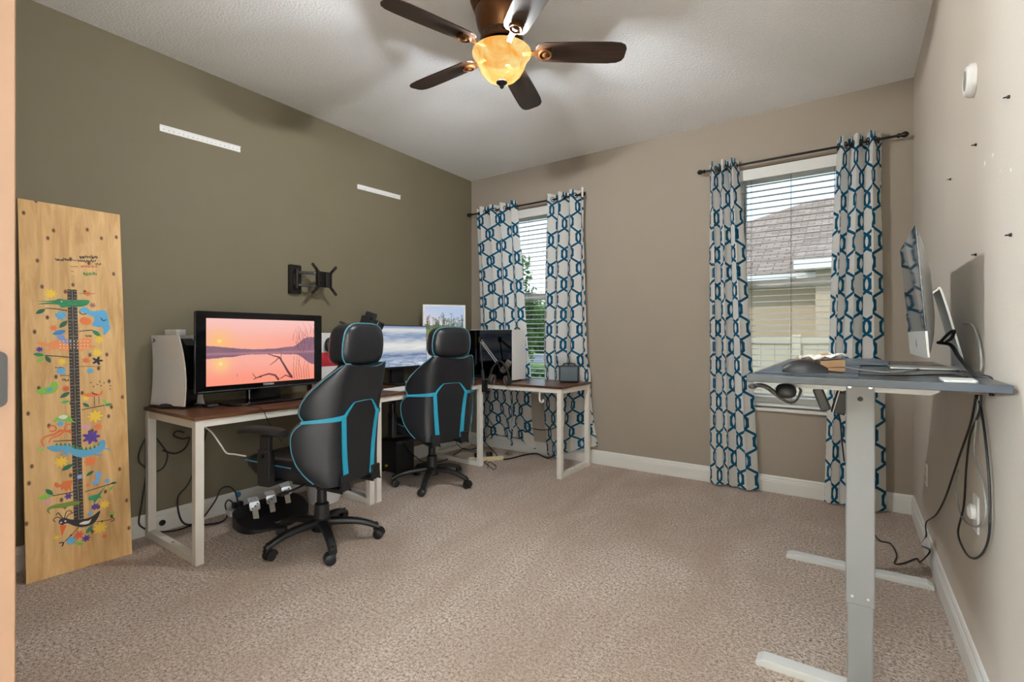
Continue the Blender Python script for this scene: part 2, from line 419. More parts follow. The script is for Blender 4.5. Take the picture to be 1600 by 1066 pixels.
# door lining: jamb, casing, strike plate
d1 = tag(bpy.data.objects.new('door_1', None), 'cream painted door jamb with dark strike plate', None, None, 'structure'); COL.objects.link(d1); d1.location = (DX0, YF, 0)
JT = 0.0
b = MB(); b.box((DX0-0.02, YF-0.13, 0), (DX0, YF+0.0005, DZ)).box((DX1, YF-0.13, 0), (DX1+0.02, YF, DZ)).box((DX0-0.02, YF-0.13, DZ), (DX1+0.02, YF, DZ+0.02))
part('jamb', b, M_jamb, d1, bevel=0.0012)
zc_ = EYE-(592-HORIZON)/F_PX*0.51
Ms = frame((DX0+0.0002, YF-0.022, zc_), (0, 1, 0), (0, 0, 1))
part('strike_plate', MB().prism(rrect(0.032, 0.058, 0.007), 0.0018, Ms, [rrect(0.012, 0.026, 0.003, cx=-0.003)]), M_darkmetal, d1, label='dark metal strike plate')
# hallway behind the doorway (where the photographer stands)
struct('wall_hall_far', MB().box((-2.2, -3.32, 0), (1.5, -3.2, ZC)), M_olive, 'olive hallway wall')
struct('wall_hall_left', MB().box((-2.32, -3.2, 0), (-2.2, YF-0.12, ZC)), M_hall, 'cream hallway wall')
struct('wall_hall_right', MB().box((1.4, -3.2, 0), (1.52, YF-0.12, ZC)), M_hall, 'cream hallway wall')
struct('wall_hall_near', MB().box((XR, YF-0.12, 0), (1.4, YF, ZC)), M_hall, 'cream hallway wall')
struct('floor_hall', MB().box((XR+0.15, -3.3, -0.12), (1.52, YF-0.12, 0)), M_carpet, 'beige hallway carpet')
def fill_lamp(x, y, z, power, lab):  # added fill light, shaped as a globe on a pole
    r = 0.12; t = thing('fill_lamp', lab, 'lamp', (x, y, 0), 0, 'added hallway fill lamps')
    part('base', MB().lathe([(0.13, 0), (0.13, 0.012), (0.03, 0.03)], (x, y, 0), 28), M_darkmetal, t, smooth=40)
    part('pole', MB().cyl((x, y, 0.02), (x, y, z-r-0.02), 0.010, n=12), M_darkmetal, t, smooth=60)
    part('socket', MB().lathe([(0.012, -0.04), (0.035, -0.01), (0.03, 0.008)], (x, y, z-r), 16), M_darkmetal, t, smooth=40)
    bb = NB('fill_globe_glass'); mg = bb.done(bb.bsdf((0.9, 0.88, 0.84), 0.4, emis=FILL_COLOR, emis_s=power/(PI*4*PI*r*r)))
    part('globe', MB().ellipsoid((x, y, z), (r, r, r), 20, 12), mg, t, smooth=180)
for px_, py_, pz_, pw_, lb_ in FILL_LAMPS: fill_lamp(px_, py_, pz_, pw_, lb_)

# baseboards
def baseboard(name, p0, p1, nrm):
    prof = [(0,0),(0.014,0),(0.014,0.078),(0.012,0.082),(0.0125,0.09),(0.009,0.096),(0.0085,0.108),(0.005,0.117),(0,0.119)]
    p0, p1, nv = Vector(p0), Vector(p1), Vector(nrm); b = MB()
    L = [[p+nv*a+Vector((0,0,z)) for a, z in prof] for p in (p0, p1)]
    b.grid(L); n = len(prof); b.f.append(tuple(range(n))); b.f.append(tuple(n+i for i in reversed(range(n))))
    return struct(name, b, M_trim, 'white moulded baseboard')
baseboard('baseboard_left', (XL, YF, 0), (XL, YB, 0), (1,0,0))
baseboard('baseboard_back', (XL, YB, 0), (XR, YB, 0), (0,-1,0))
baseboard('baseboard_right', (XR, YF, 0), (XR, YB, 0), (-1,0,0))
baseboard('baseboard_front', (XL, YF, 0), (DX0-0.025, YF, 0), (0,1,0))

# ------------------------------------------------------------------ windows and blinds
M_slat = plain('white_blind_slat', (226, 226, 224), 0.45, amount=0.02)
M_wand = plain('grey_green_wand', (82, 100, 100), 0.3)
RAILZ = 1.50
def window(n, x0, x1):
    wroot = tag(bpy.data.objects.new('window_%d' % n, None), 'white vinyl single-hung window', None, None, 'structure'); COL.objects.link(wroot)
    wroot.location = ((x0+x1)/2, YB+0.1, WZ0); yf0, yf1 = YB+0.085, YB+0.15
    f = MB()
    f.box((x0, yf0, WZ0), (x0+0.035, yf1, WZ1)).box((x1-0.035, yf0, WZ0), (x1, yf1, WZ1)).box((x0+0.035, yf0, WZ1-0.04), (x1-0.035, yf1, WZ1)).box((x0+0.035, yf0, WZ0), (x1-0.035, yf1, WZ0+0.035))
    part('window_frame', f, M_vinyl, wroot, bevel=0.003)
    def sash(z0, z1, y0, y1, rb, rt):
        s_ = MB(); a, c = x0+0.035, x1-0.035
        s_.box((a, y0, z0), (a+0.04, y1, z1)).box((c-0.04, y0, z0), (c, y1, z1)).box((a+0.04, y0, z0), (c-0.04, y1, z0+rb)).box((a+0.04, y0, z1-rt), (c-0.04, y1, z1))
        so = part('sash', s_, M_vinyl, wroot, bevel=0.003)
        part('pane', MB().box((a+0.04, (y0+y1)/2-0.002, z0+rb), (c-0.04, (y0+y1)/2+0.002, z1-rt)), M_glass, so)
        return so
    sash(RAILZ-0.02, WZ1-0.04, YB+0.12, YB+0.148, 0.05, 0.045)
    lo = sash(WZ0+0.035, RAILZ+0.035, YB+0.09, YB+0.118, 0.06, 0.055)
    part('sash_lock', MB().box(((x0+x1)/2-0.025, YB+0.095, RAILZ+0.035), ((x0+x1)/2+0.025, YB+0.115, RAILZ+0.048)), M_white, lo, bevel=0.003)
    part('window_sill', MB().box((x0-0.0, YB-0.018, WZ0-0.02), (x1, YB+0.085, WZ0)), M_trim, wroot, bevel=0.004)
    side = 'by the corner' if n == 1 else 'beside the standing desk'
    bl = thing('window_blind', 'white horizontal slat blind in the window '+side, 'blind', ((x0+x1)/2, YB+0.045, WZ0), 0, 'window blinds')
    part('headrail', MB().box((x0+0.008, YB+0.018, WZ1-0.062), (x1-0.008, YB+0.07, WZ1-0.006)), M_slat, bl, bevel=0.002)
    part('valance', MB().box((x0+0.003, YB+0.006, WZ1-0.085), (x1-0.003, YB+0.014, WZ1-0.004)), M_slat, bl, bevel=0.003)
    L = (x1-x0)/2-0.01; sm = None; z = WZ1-0.125; k = 0
    while z > WZ0+0.06:
        if sm is None:
            rows = []
            for xx in (-L, L):
                rows.append([Vector((xx, t*0.025, 0.003*(1-t*t)+q)) for t, q in ((-1,0),(-.5,0),(0,0),(.5,0),(1,0),(1,0.0026),(.5,0.0026),(0,0.0026),(-.5,0.0026),(-1,0.0026))])
            g = MB(); g.grid(rows, True); g.f.append(tuple(range(10))); g.f.append(tuple(reversed(range(10, 20))))
            o = build('slat', g, M_slat); sm = o.data
        else:
            o = bpy.data.objects.new('slat', sm); COL.objects.link(o)
        o.parent = bl; o.location = (0, 0, z-WZ0); o.rotation_euler = (math.radians(4), 0, 0); z -= 0.0432; k += 1
    part('bottom_rail', MB().box((x0+0.01, YB+0.02, WZ0+0.012), (x1-0.01, YB+0.07, WZ0+0.03)), M_slat, bl, bevel=0.003)
    for fx in (0.16, 0.5, 0.84):
        xx = x0+(x1-x0)*fx
        for yy in (YB+0.019, YB+0.071):
            part('ladder_cord', MB().cyl((xx, yy, WZ0+0.03), (xx, yy, WZ1-0.06), 0.0011, n=6), M_wand, bl)
    if n == 2: part('tilt_wand', MB().cyl((x0+0.085, YB-0.004, 1.52), (x0+0.085, YB+0.003, WZ1-0.09), 0.0055, n=8), M_wand, bl, smooth=60, label='grey tilt wand')
    return wroot
for n_, (a, c) in WIN.items(): window(n_, a, c)

# ------------------------------------------------------------------ curtains and rods
ROD_Y, ROD_Z = YB-0.08, 2.372
def rod(x0, x1, lab):
    r = thing('curtain_rod', lab, 'curtain rod', ((x0+x1)/2, YB, ROD_Z), 0, 'curtain rods')
    part('rod', MB().cyl((x0, ROD_Y, ROD_Z), (x1, ROD_Y, ROD_Z), 0.008, n=12), M_darkmetal, r, smooth=60)
    for x, sg in ((x0, -1), (x1, 1)):
        Mf = Matrix.Translation((x, ROD_Y, ROD_Z)) @ Matrix.Rotation(sg*PI/2, 4, 'Y')
        part('finial', MB().lathe([(0.009, -0.01), (0.014, -0.005), (0.014, 0.004), (0.009, 0.008), (0.015, 0.018), (0.019, 0.03), (0.015, 0.042), (0.004, 0.05)], n=16, M=Mf), M_darkmetal, r, smooth=50)
        bx = x-sg*0.10
        mb = MB().box((bx-0.012, YB-0.006, ROD_Z-0.035), (bx+0.012, YB-0.0005, ROD_Z+0.03)); mb.cyl((bx, YB-0.005, ROD_Z-0.012), (bx, ROD_Y-0.004, ROD_Z-0.012), 0.005, n=8)
        mb.lathe([(0.0125, -0.006), (0.0125, 0.006)], n=14, M=Matrix.Translation((bx, ROD_Y, ROD_Z)) @ Matrix.Rotation(PI/2, 4, 'Y'))
        part('bracket', mb, M_darkmetal, r)
rod(-3.19, -1.945, 'dark metal curtain rod over the window by the corner')
rod(-0.905, 0.255, 'dark metal curtain rod over the window beside the standing desk')
def curtain(xt0, xt1, xb0, xb1, z0, z1, nf, ph, lab, amp=0.045, wild=0.0, uoff=0.0, hem=None, squash=False):
    NU, NV = 150, 90; rows = []; width_cloth = None; UV = []
    for j in range(NV+1):
        t = j/NV; z = z1+(z0-z1)*t; row = []
        lo = xt0+(xb0-xt0)*t; hi = xt1+(xb1-xt1)*t
        for i in range(NU+1):
            s = i/NU
            q = s+0.05*math.sin(2*PI*s+ph)*min(1, t*1.5)+0.012*math.sin(9*s+3*t+ph)*t
            a = amp*(1-0.15*t+0.25*t*math.sin(5*s+2*t+ph))
            y = ROD_Y+a*math.sin(2*PI*nf*s+ph+0.35*t*math.sin(3*s*PI+ph))+0.006*math.sin(17*s+6*t)*t
            x = lo+(hi-lo)*min(1.02, max(-0.02, q))+0.35*a*math.sin(4*PI*nf*s+2*ph)*min(1, t*4)
            zz = z
            if wild:
                k = max(0, (t-0.68)/0.32)
                x += wild*k*0.06*math.sin(7*s+5*t+ph); y += wild*k*0.03*math.sin(11*s+9*t); zz += k*k*(hem(s) if hem else 0)
            if squash:
                kk = min(1, max(0, (0.95-zz)/0.17)); kk = kk*kk*(3-2*kk); y = y*(1-kk)+(3.906+0.35*(y-ROD_Y))*kk
            y = min(y, YB-0.022); row.append(Vector((x, y, zz)))
        rows.append(row)
    # cloth coordinate along each row measured at the top third
    ref = rows[NV//4]; L = [0.0]
    for i in range(NU): L.append(L[-1]+(ref[i+1]-ref[i]).length)
    mb = MB().grid(rows); me_o = build('cloth_panel', mb, M_curtain, smooth=180, recalc=False)
    uvl = me_o.data.uv_layers.new(name='UVMap'); n = NU+1
    vi = np.zeros(len(me_o.data.loops), dtype=np.int32); me_o.data.loops.foreach_get('vertex_index', vi)
    uvs = np.stack([np.array(L)[vi % n]+uoff, (1-(vi//n)/NV)*2.37], 1); uvl.data.foreach_set('uv', uvs.ravel())
    c = thing('curtain', lab, 'curtain', ((xt0+xt1)/2, ROD_Y, 0), 0, 'trellis curtains')
    me_o.parent = c; me_o.matrix_parent_inverse = Matrix.Translation(c.location).inverted()
    # grommets where the cloth crosses the rod
    jr = max(0, min(NV-1, round((z1-ROD_Z)/(z1-z0)*NV)))
    for i in range(NU):
        p, q = rows[jr][i], rows[jr][i+1]
        if (p.y-ROD_Y)*(q.y-ROD_Y) < 0:
            d = (q-p).normalized(); nrm = Vector((d.y, -d.x, 0)); M = Matrix.Translation((p.x, ROD_Y, ROD_Z)) @ nrm.to_track_quat('Z', 'Y').to_matrix().to_4x4()
            part('grommet', MB().tube([M @ Vector((0.021*math.cos(2*PI*k/16), 0.021*math.sin(2*PI*k/16), 0)) for k in range(16)], 0.0045, 6, 1, True), M_darkmetal, c, smooth=60)
    return c
curtain(-3.13, -2.63, -3.06, -2.44, 0.045, 2.425, 4, 0.3, 'blue and white trellis curtain nearest the room corner', wild=1.0, uoff=0.03, hem=lambda s: 0.10*math.sin(6*s)**2, squash=True)
curtain(-2.30, -1.90, -2.36, -1.86, 0.02, 2.42, 3.5, 2.2, 'blue and white trellis curtain behind the small dark speaker', wild=0.9, uoff=0.05, hem=lambda s: 0.30*max(0, s-0.45), squash=True)
curtain(-0.875, -0.672, -0.885, -0.555, 0.015, 2.425, 3.0, 1.2, 'blue and white trellis curtain hanging free of any desk', uoff=0.02)
curtain(-0.062, 0.172, -0.135, 0.192, 0.012, 2.425, 3.0, 2.6, 'blue and white trellis curtain partly behind the standing desk leg', uoff=0.07)

bb_ = NB('light_stop_black'); M_pan = bb_.done(bb_.bsdf((0.0, 0.0, 0.0), 1.0, spec=0.0))
# ================================================================== CEILING FAN
HX, HY, BZ = -1.376, 1.900, 2.487
fan = thing('ceiling_fan', 'bronze five-blade ceiling fan with a lit amber glass bowl', 'ceiling fan', (HX, HY, ZC))
c0 = (HX, HY, 0)
part('canopy', MB().lathe([(0.150, ZC-0.0005), (0.152, ZC-0.012), (0.142, ZC-0.022), (0.146, ZC-0.030), (0.136, ZC-0.042)], c0, 48), M_bronze, fan, smooth=35)
mh = part('motor_housing', MB().lathe([(0.132, ZC-0.042), (0.134, ZC-0.060), (0.128, ZC-0.066), (0.126, ZC-0.10), (0.117, ZC-0.14), (0.100, ZC-0.172), (0.095, ZC-0.182)], c0, 48), M_bronze, fan, smooth=35)
part('flywheel', MB().lathe([(0.098, ZC-0.182), (0.102, ZC-0.188), (0.102, ZC-0.214), (0.094, ZC-0.222), (0.06, ZC-0.224)], c0, 48), M_bronze, fan, smooth=35)
for k in range(15):
    a = 2*PI*k/15; Mx = Matrix.Translation((HX, HY, ZC-0.201)) @ Matrix.Rotation(a, 4, 'Z')
    part('vent_slot', MB().cbox((0.102, 0, 0), (0.003, 0.024, 0.014), Mx), M_darkmetal, mh, bevel=0.001)
part('light_kit_neck', MB().lathe([(0.055, ZC-0.224), (0.055, ZC-0.245), (0.128, ZC-0.254), (0.132, ZC-0.260)], c0, 32, cap=False), M_bronze, fan, smooth=35)
part('light_stop_pan', MB().lathe([(0.132, ZC-0.2605), (0.132, ZC-0.263), (0.02, ZC-0.264)], c0, 32), M_pan, fan, smooth=35)  # unseen black pan added to block the bulbs' upward light
prof = [(0.142, 2.482), (0.1415, 2.476), (0.134, 2.466), (0.124, 2.452), (0.117, 2.436), (0.110, 2.414), (0.096, 2.388), (0.074, 2.364), (0.046, 2.349), (0.012, 2.344)]
inner = [(max(0.008, r-0.004), z+0.003) for r, z in reversed(prof)]
part('glass_bowl', MB().lathe(prof, c0, 48, cap=False), M_bowl, fan, smooth=60, label='lit amber frosted glass bowl')
part('finial', MB().lathe([(0.012, 2.350), (0.026, 2.346), (0.027, 2.340), (0.018, 2.332), (0.010, 2.326), (0.011, 2.320), (0.004, 2.312)], c0, 24), M_darkmetal, fan, smooth=40)
for k in range(3):
    a = 2*PI*k/3+0.4
    fb = light('fan_bulb', 'POINT', (HX+0.05*math.cos(a), HY+0.05*math.sin(a), 2.450), FAN_POWER/3, FAN_COLOR, size=0.014)
    fb.parent = fan; fb.matrix_parent_inverse = Matrix.Translation((HX, HY, ZC)).inverted()
def blade_outline():
    top = [(0.165, 0.030), (0.178, 0.048), (0.205, 0.058), (0.30, 0.062), (0.42, 0.0655), (0.52, 0.066), (0.565, 0.061), (0.588, 0.048), (0.598, 0.028)]
    return [(x, y) for x, y in top]+[(x, -y) for x, y in reversed(top)]
bl_mesh = ir_mesh = md_mesh = None
for k in range(5):
    a = math.radians(107.5)+2*PI*k/5
    R = Matrix.Rotation(a, 4, 'Z') @ Matrix.Translation((0, 0, BZ-ZC)) @ Matrix.Rotation(math.radians(-12), 4, 'X')
    if bl_mesh is None:
        o = build('blade', MB().prism(blade_outline(), 0.006), M_blade, bevel=0.002); bl_mesh = o.data
        g = MB(); g.prism([(0.10, 0.016), (0.155, 0.012), (0.20, 0.024), (0.235, 0.030), (0.245, 0.0), (0.235, -0.030), (0.20, -0.024), (0.155, -0.012), (0.10, -0.016)], 0.006, Matrix.Translation((0, 0, -0.006)))
        i_ = build('blade_iron', g, M_bronze, bevel=0.002); ir_mesh = i_.data
        g = MB().lathe([(0.034, 0), (0.034, -0.006), (0.028, -0.010), (0.022, -0.006), (0.016, -0.006), (0.012, -0.010), (0.002, -0.011)], (0.21, 0, -0.006), 24)
        d_ = build('medallion', g, M_bronze, smooth=40); md_mesh = d_.data
    else:
        o = bpy.data.objects.new('blade', bl_mesh); COL.objects.link(o); m = o.modifiers.new('bevel', 'BEVEL'); m.width = 0.002; m.segments = 2
        i_ = bpy.data.objects.new('blade_iron', ir_mesh); COL.objects.link(i_)
        d_ = bpy.data.objects.new('medallion', md_mesh); COL.objects.link(d_)
    o.parent = fan; o.matrix_local = R; i_.parent = o; d_.parent = o

# ================================================================== DESKS ALONG THE WALLS
DT = 0.725
def desk(lab, x0, x1, y0, y1, mat, ends, long_axis, skip=()):
    """frame desk; ends = the two coordinates along the long axis of the leg frames"""
    d = thing('desk', lab, 'desk', ((x0+x1)/2, (y0+y1)/2, 0), 0, 'walnut desks with white frames')
    part('desk_top', MB().box((x0, y0, DT-0.018), (x1, y1, DT)), mat, d, bevel=0.0015)
    T = 0.040; zt = DT-0.018; ins = 0.006
    for q in ends:
        for s in (0, 1):
            if long_axis == 'y':
                xa = (x0+ins) if s == 0 else (x1-ins-T); a, c = (xa, q, 0), (xa+T, q+T, zt)
            else:
                ya = (y0+ins) if s == 0 else (y1-ins-T); a, c = (q, ya, 0), (q+T, ya+T, zt)
            part('leg', MB().box(a, c), M_steel_w, d, bevel=0.0025)
        for nm, za, zb in (('foot_bar', 0.001, T), ('top_bar', zt-T, zt-0.0005)):
            if long_axis == 'y': a, c = (x0+ins+T, q+0.001, za), (x1-ins-T, q+T-0.001, zb)
            else: a, c = (q+0.001, y0+ins+T, za), (q+T-0.001, y1-ins-T, zb)
            o_ = part(nm, MB().box(a, c), M_steel_w, d, bevel=0.0025)
            if nm == 'foot_bar':
                mid = (Vector(a)+Vector(c))/2; sgn = 1
                part('bolt_hole', MB().lathe([(0.006, 0), (0.006, 0.0008)], (mid.x, mid.y, T-0.0002), 10), M_darkmetal, o_)
    for s in (0, 1):
        if long_axis == 'y':
            xa = (x0+ins+0.004) if s == 0 else (x1-ins-T+0.006); a, c = (xa, ends[0]+T, zt-0.036), (xa+0.030, ends[1], zt-0.0005)
        else:
            ya = (y0+ins+0.004) if s == 0 else (y1-ins-T+0.006); a, c = (ends[0]+T, ya, zt-0.036), (ends[1], ya+0.030, zt-0.0005)
        part('rail', MB().box(a, c), M_steel_w, d, bevel=0.002)
    return d
desk('walnut desk holding the television with the sunset lake', -3.232, -2.600, 1.060, 2.158, M_walnut, (1.066, 2.112), 'y')
desk('middle walnut desk under the wave-picture monitor', -3.232, -2.600, 2.164, 3.330, M_walnut, (2.170, 3.284), 'y')
desk('walnut desk below the corner window with the small dark speaker', -3.232, -1.842, 3.336, 3.872, M_walnut_x, (-3.226, -1.888), 'x')

# ================================================================== GAMING CHAIRS
def mk_chair(name, lab, group):
    c = thing(name, lab, 'chair', (0, 0, 0), 0, group)
    P = lambda n, mb, m, par=None, **kw: part(n, mb, m, par or c, local=True, **kw)
    sgn = lambda x: -1 if x < 0 else 1
    # ---- back surface: l = distance along the shell from the centre line, z = height; front is +y
    HALF, BEND = 0.125, math.radians(43)
    zs = [0.375, 0.40, 0.44, 0.50, 0.56, 0.62, 0.665, 0.690, 0.705, 0.720, 0.745, 0.79, 0.84, 0.89, 0.93, 0.96, 0.980]
    ws = [0.225, 0.262, 0.300, 0.338, 0.358, 0.366, 0.358, 0.332, 0.312, 0.325, 0.340, 0.336, 0.312, 0.270, 0.230, 0.198, 0.172]
    W = lambda z: float(np.interp(z, zs, ws))
    def S(l, z, off=0.0):
        a = abs(l); r0 = 0.07
        if a <= HALF: x, y, t = a, 0.0, 0.0
        else:
            ang = min(BEND, (a-HALF)/r0*0.7); La = BEND*r0/0.7
            if a-HALF < La: R = r0/0.7; x = HALF+R*math.sin(ang); y = R*(1-math.cos(ang)); t = ang
            else:
                R = r0/0.7; x = HALF+R*math.sin(BEND)+(a-HALF-La)*math.cos(BEND); y = R*(1-math.cos(BEND))+(a-HALF-La)*math.sin(BEND); t = BEND
        # outward normal (to the rear): (sin t, -cos t)
        x += off*math.sin(t); y -= off*math.cos(t)
        k = (z-0.375)/0.6; lean = -0.03*k-0.035*k*k+0.015*math.sin(PI*k)
        bul = -0.012*math.cos(min(1, a/0.33)*PI/2)
        return Vector((sgn(l)*x, -0.235+y+lean+bul, z))
    TH = 0.085; rows = []; NU = 28
    for i, z in enumerate(zs):
        wv = ws[i]; ring = []
        for k in range(NU+1):
            l = wv*(-1+2*k/NU); e = abs(l)/wv; ring.append(S(l, z, -0.018*e**8))
        for k in range(NU, -1, -1):
            l = wv*(-1+2*k/NU); e = abs(l)/wv
            ring.append(S(l, z, -TH+0.03*e**6 - (0.03*max(0, e-0.55))))
        rows.append(ring)
    mid = lambda r: [p*0.96+sum(r, Vector())/len(r)*0.04 for p in r]
    g = MB(); g.grid(rows, True); n = len(rows[0])
    # sink the middle of the top edge for the head cushion
    vs = []
    for i, v in enumerate(g.v):
        v = Vector(v); z = v.z
        if z > 0.90: v.z -= 0.022*max(0, 1-(abs(v.x)/0.135)**4)*(z-0.90)/0.08
        vs.append(v)
    g.v = vs
    g.f.append(tuple(range(n-1, -1, -1))); g.f.append(tuple((len(rows)-1)*n+k for k in range(n)))
    back = P('backrest', g, M_leather, smooth=50)
    # centre rear panel, slightly proud
    cz = [0.385, 0.45, 0.55, 0.65, 0.70, 0.735, 0.765, 0.782]; cw = [0.098, 0.103, 0.112, 0.120, 0.1235, 0.110, 0.083, 0.066]
    rr = [[S(w_*(-1+2*k/10), z, 0.004) for k in range(11)] for z, w_ in zip(cz, cw)]
    P('rear_panel', MB().grid(rr), M_leather_d, back, smooth=180)
    def ribbon(pts, w0, w1, off):
        g = MB(); pts = [Vector((p[0], p[1], 0)) for p in pts]; dense = []
        for i in range(len(pts)-1):
            for k in range(6): dense.append(pts[i].lerp(pts[i+1], k/6))
        dense.append(pts[-1]); rows = []
        for i, p in enumerate(dense):
            t = dense[min(i+1, len(dense)-1)]-dense[max(i-1, 0)]; t.normalize(); nn = Vector((-t.y, t.x, 0)); wd = (w0+(w1-w0)*i/(len(dense)-1))/2
            rows.append([S((p+nn*s*wd).x, (p+nn*s*wd).y, off+e_) for s, e_ in ((-1, -0.004), (-1, 0.002), (1, 0.002), (1, -0.004))])
        g.grid(rows); return g
    for s in (-1, 1):
        P('trim_stripe', ribbon([(s*0.325, 0.704), (s*0.26, 0.706), (s*0.19, 0.709), (s*0.125, 0.714)], 0.014, 0.026, 0.004), M_teal, back)
        P('trim_stripe', ribbon([(s*0.130, 0.714), (s*0.122, 0.65), (s*0.113, 0.55), (s*0.105, 0.46), (s*0.099, 0.385)], 0.026, 0.034, 0.006), M_teal, back)
        P('trim_stripe', ribbon([(s*0.128, 0.712), (s*0.108, 0.742), (s*0.085, 0.767), (s*0.066, 0.784)], 0.018, 0.005, 0.006), M_teal, back)
    P('trim_stripe', ribbon([(-0.066, 0.784), (0, 0.786), (0.066, 0.784)], 0.004, 0.004, 0.006), M_teal_pipe, back)
    for s in (-1, 1):
        for z0, z1 in ((0.40, 0.700), (0.712, 0.975)):
            zz = np.linspace(z0, z1, 14); P('piping', MB().tube([S(s*(W(z)-0.002), z, -0.006) for z in zz], 0.0032, 6, 2), M_teal_pipe, back, smooth=60)
    top = []
    for k in range(21):
        l = 0.165*(-1+2*k/20); z = 0.980-0.022*max(0, 1-(abs(l)/0.135)**4); p = S(l, 0.980, -0.006); p.z = z+0.002; top.append(p)
    P('piping', MB().tube(top, 0.0032, 6, 2), M_teal_pipe, back, smooth=60)
    # ---- headrest cushion
    yb = S(0, 0.98).y+0.045
    hg = MB(); hw, hh, zc = 0.158, 0.109, 1.076
    def outline(t, k):
        a = 2*PI*t; ex = 0.54
        cx_ = math.copysign(abs(math.cos(a))**ex, math.cos(a)); sz_ = math.copysign(abs(math.sin(a))**ex, math.sin(a))
        taper = 1-0.10*(1-sz_)/2 if sz_ < 0 else 1.0
        return Vector((hw*cx_*k*(1.0-0.08*max(0, sz_)), 0, zc+hh*sz_*k))
    prof_h = [(0.02, 0.030), (0.55, 0.028), (0.85, 0.016), (0.965, 0.0), (1.0, -0.014), (1.015, -0.05), (1.0, -0.085), (0.94, -0.105), (0.7, -0.118), (0.02, -0.122)]
    rows = []
    for k, dy in prof_h:
        rows.append([outline(t/40, k)+Vector((0, yb-0.012-dy+(-0.05)*((outline(t/40, k).z-1.0)/0.2)*0.3, 0)) for t in range(40)])
    hg.grid(rows, True); hg.f.append(tuple(range(39, -1, -1))); hg.f.append(tuple((len(rows)-1)*40+k for k in range(40)))
    head = P('headrest', hg, M_leather, smooth=60)
    P('piping', MB().tube([outline(t/40, 1.0)+Vector((0, yb-0.003+(-0.05)*((outline(t/40, 1.0).z-1.0)/0.2)*0.3, 0)) for t in range(40)], 0.0045, 6, 1, True), M_teal_pipe, head, smooth=60)
    P('headrest_post', MB().box((-0.06, yb+0.02, 0.93), (0.06, yb+0.05, 1.0)), M_black, head, bevel=0.005)
    # ---- lumbar / seat
    sg = MB(); rows = []
    for t in np.linspace(0, 1, 15):
        y = -0.215+0.50*t; wv = 0.250-0.10*max(0, 1-t/0.32)**1.5-0.03*max(0, t-0.85)/0.15; zt = 0.498+0.014*t-0.030*max(0, (t-0.85)/0.15)**2; zb = 0.385+0.045*max(0, (t-0.75)/0.25)**2
        ring = []
        for k in range(32):
            a = 2*PI*k/32; cx_ = math.copysign(abs(math.cos(a))**0.45, math.cos(a)); sz_ = math.copysign(abs(math.sin(a))**0.6, math.sin(a))
            z = (zt+zb)/2+(zt-zb)/2*sz_; 
            if sz_ > 0: z += 0.022*max(0, abs(cx_)-0.62)/0.38*(1 if sz_ > 0.3 else 0.3)
            ring.append(Vector((wv*cx_, y, z)))
        rows.append(ring)
    first = [p.lerp(sum(rows[0], Vector())/32, 0.5)+Vector((0, -0.012, 0)) for p in rows[0]]; last = [p.lerp(sum(rows[-1], Vector())/32, 0.45)+Vector((0, 0.018, 0)) for p in rows[-1]]
    rows = [first]+rows+[last]; sg.grid(rows, True); sg.f.append(tuple(range(31, -1, -1))); sg.f.append(tuple((len(rows)-1)*32+k for k in range(32)))
    seat = P('seat', sg, M_leather_d, smooth=60)
    for s in (-1, 1):
        P('piping', MB().tube([(s*0.252, -0.04+0.30*t, 0.470+0.014*t) for t in np.linspace(0, 1, 6)]+[(s*0.235, 0.285, 0.478), (s*0.17, 0.304, 0.470)], 0.0032, 6, 4), M_teal_pipe, seat, smooth=60)
    P('seat_pan', MB().box((-0.20, -0.19, 0.385), (0.20, 0.20, 0.408)), M_black, seat, bevel=0.006)
    # lumbar cushion peeping out by the armrest
    P('lumbar_cushion', MB().ellipsoid((0, -0.115, 0.60), (0.19, 0.055, 0.085), e=0.7), M_leather_d, back, smooth=180)
    # ---- mechanism
    mech = P('tilt_mechanism', MB().box((-0.11, -0.16, 0.335), (0.11, 0.10, 0.385)).box((-0.05, -0.06, 0.315), (0.05, 0.05, 0.340)), M_black, bevel=0.008)
    P('lever', MB().tube([(0.10, 0.02, 0.362), (0.19, 0.02, 0.360), (0.25, 0.02, 0.364)], 0.006, 8, 3).box((0.245, 0.008, 0.356), (0.29, 0.032, 0.370)), M_black, mech, bevel=0.002)
    P('lever', MB().tube([(-0.10, -0.02, 0.362), (-0.20, -0.03, 0.358), (-0.27, -0.03, 0.356)], 0.006, 8, 3).box((-0.31, -0.044, 0.349), (-0.265, -0.018, 0.362)), M_black, mech, bevel=0.002)
    P('adjust_knob', MB().lathe([(0.026, 0), (0.03, 0.01), (0.03, 0.05), (0.024, 0.058)], (0, 0.10, 0.345), 14, Matrix.Translation((0, 0.0, 0)) @ Matrix.Translation((0, 0.10, 0.345)) @ Matrix.Rotation(-PI/2, 4, 'X') @ Matrix.Translation((0, -0.10, -0.345))), M_black, mech, smooth=40)
    for s in (-1, 1):
        P('back_bracket', MB().box((s*0.12-0.032, -0.268, 0.345), (s*0.12+0.032, -0.25, 0.425)).box((s*0.12-0.032, -0.268, 0.345), (s*0.12+0.032, -0.10, 0.362)), M_black, bevel=0.006)
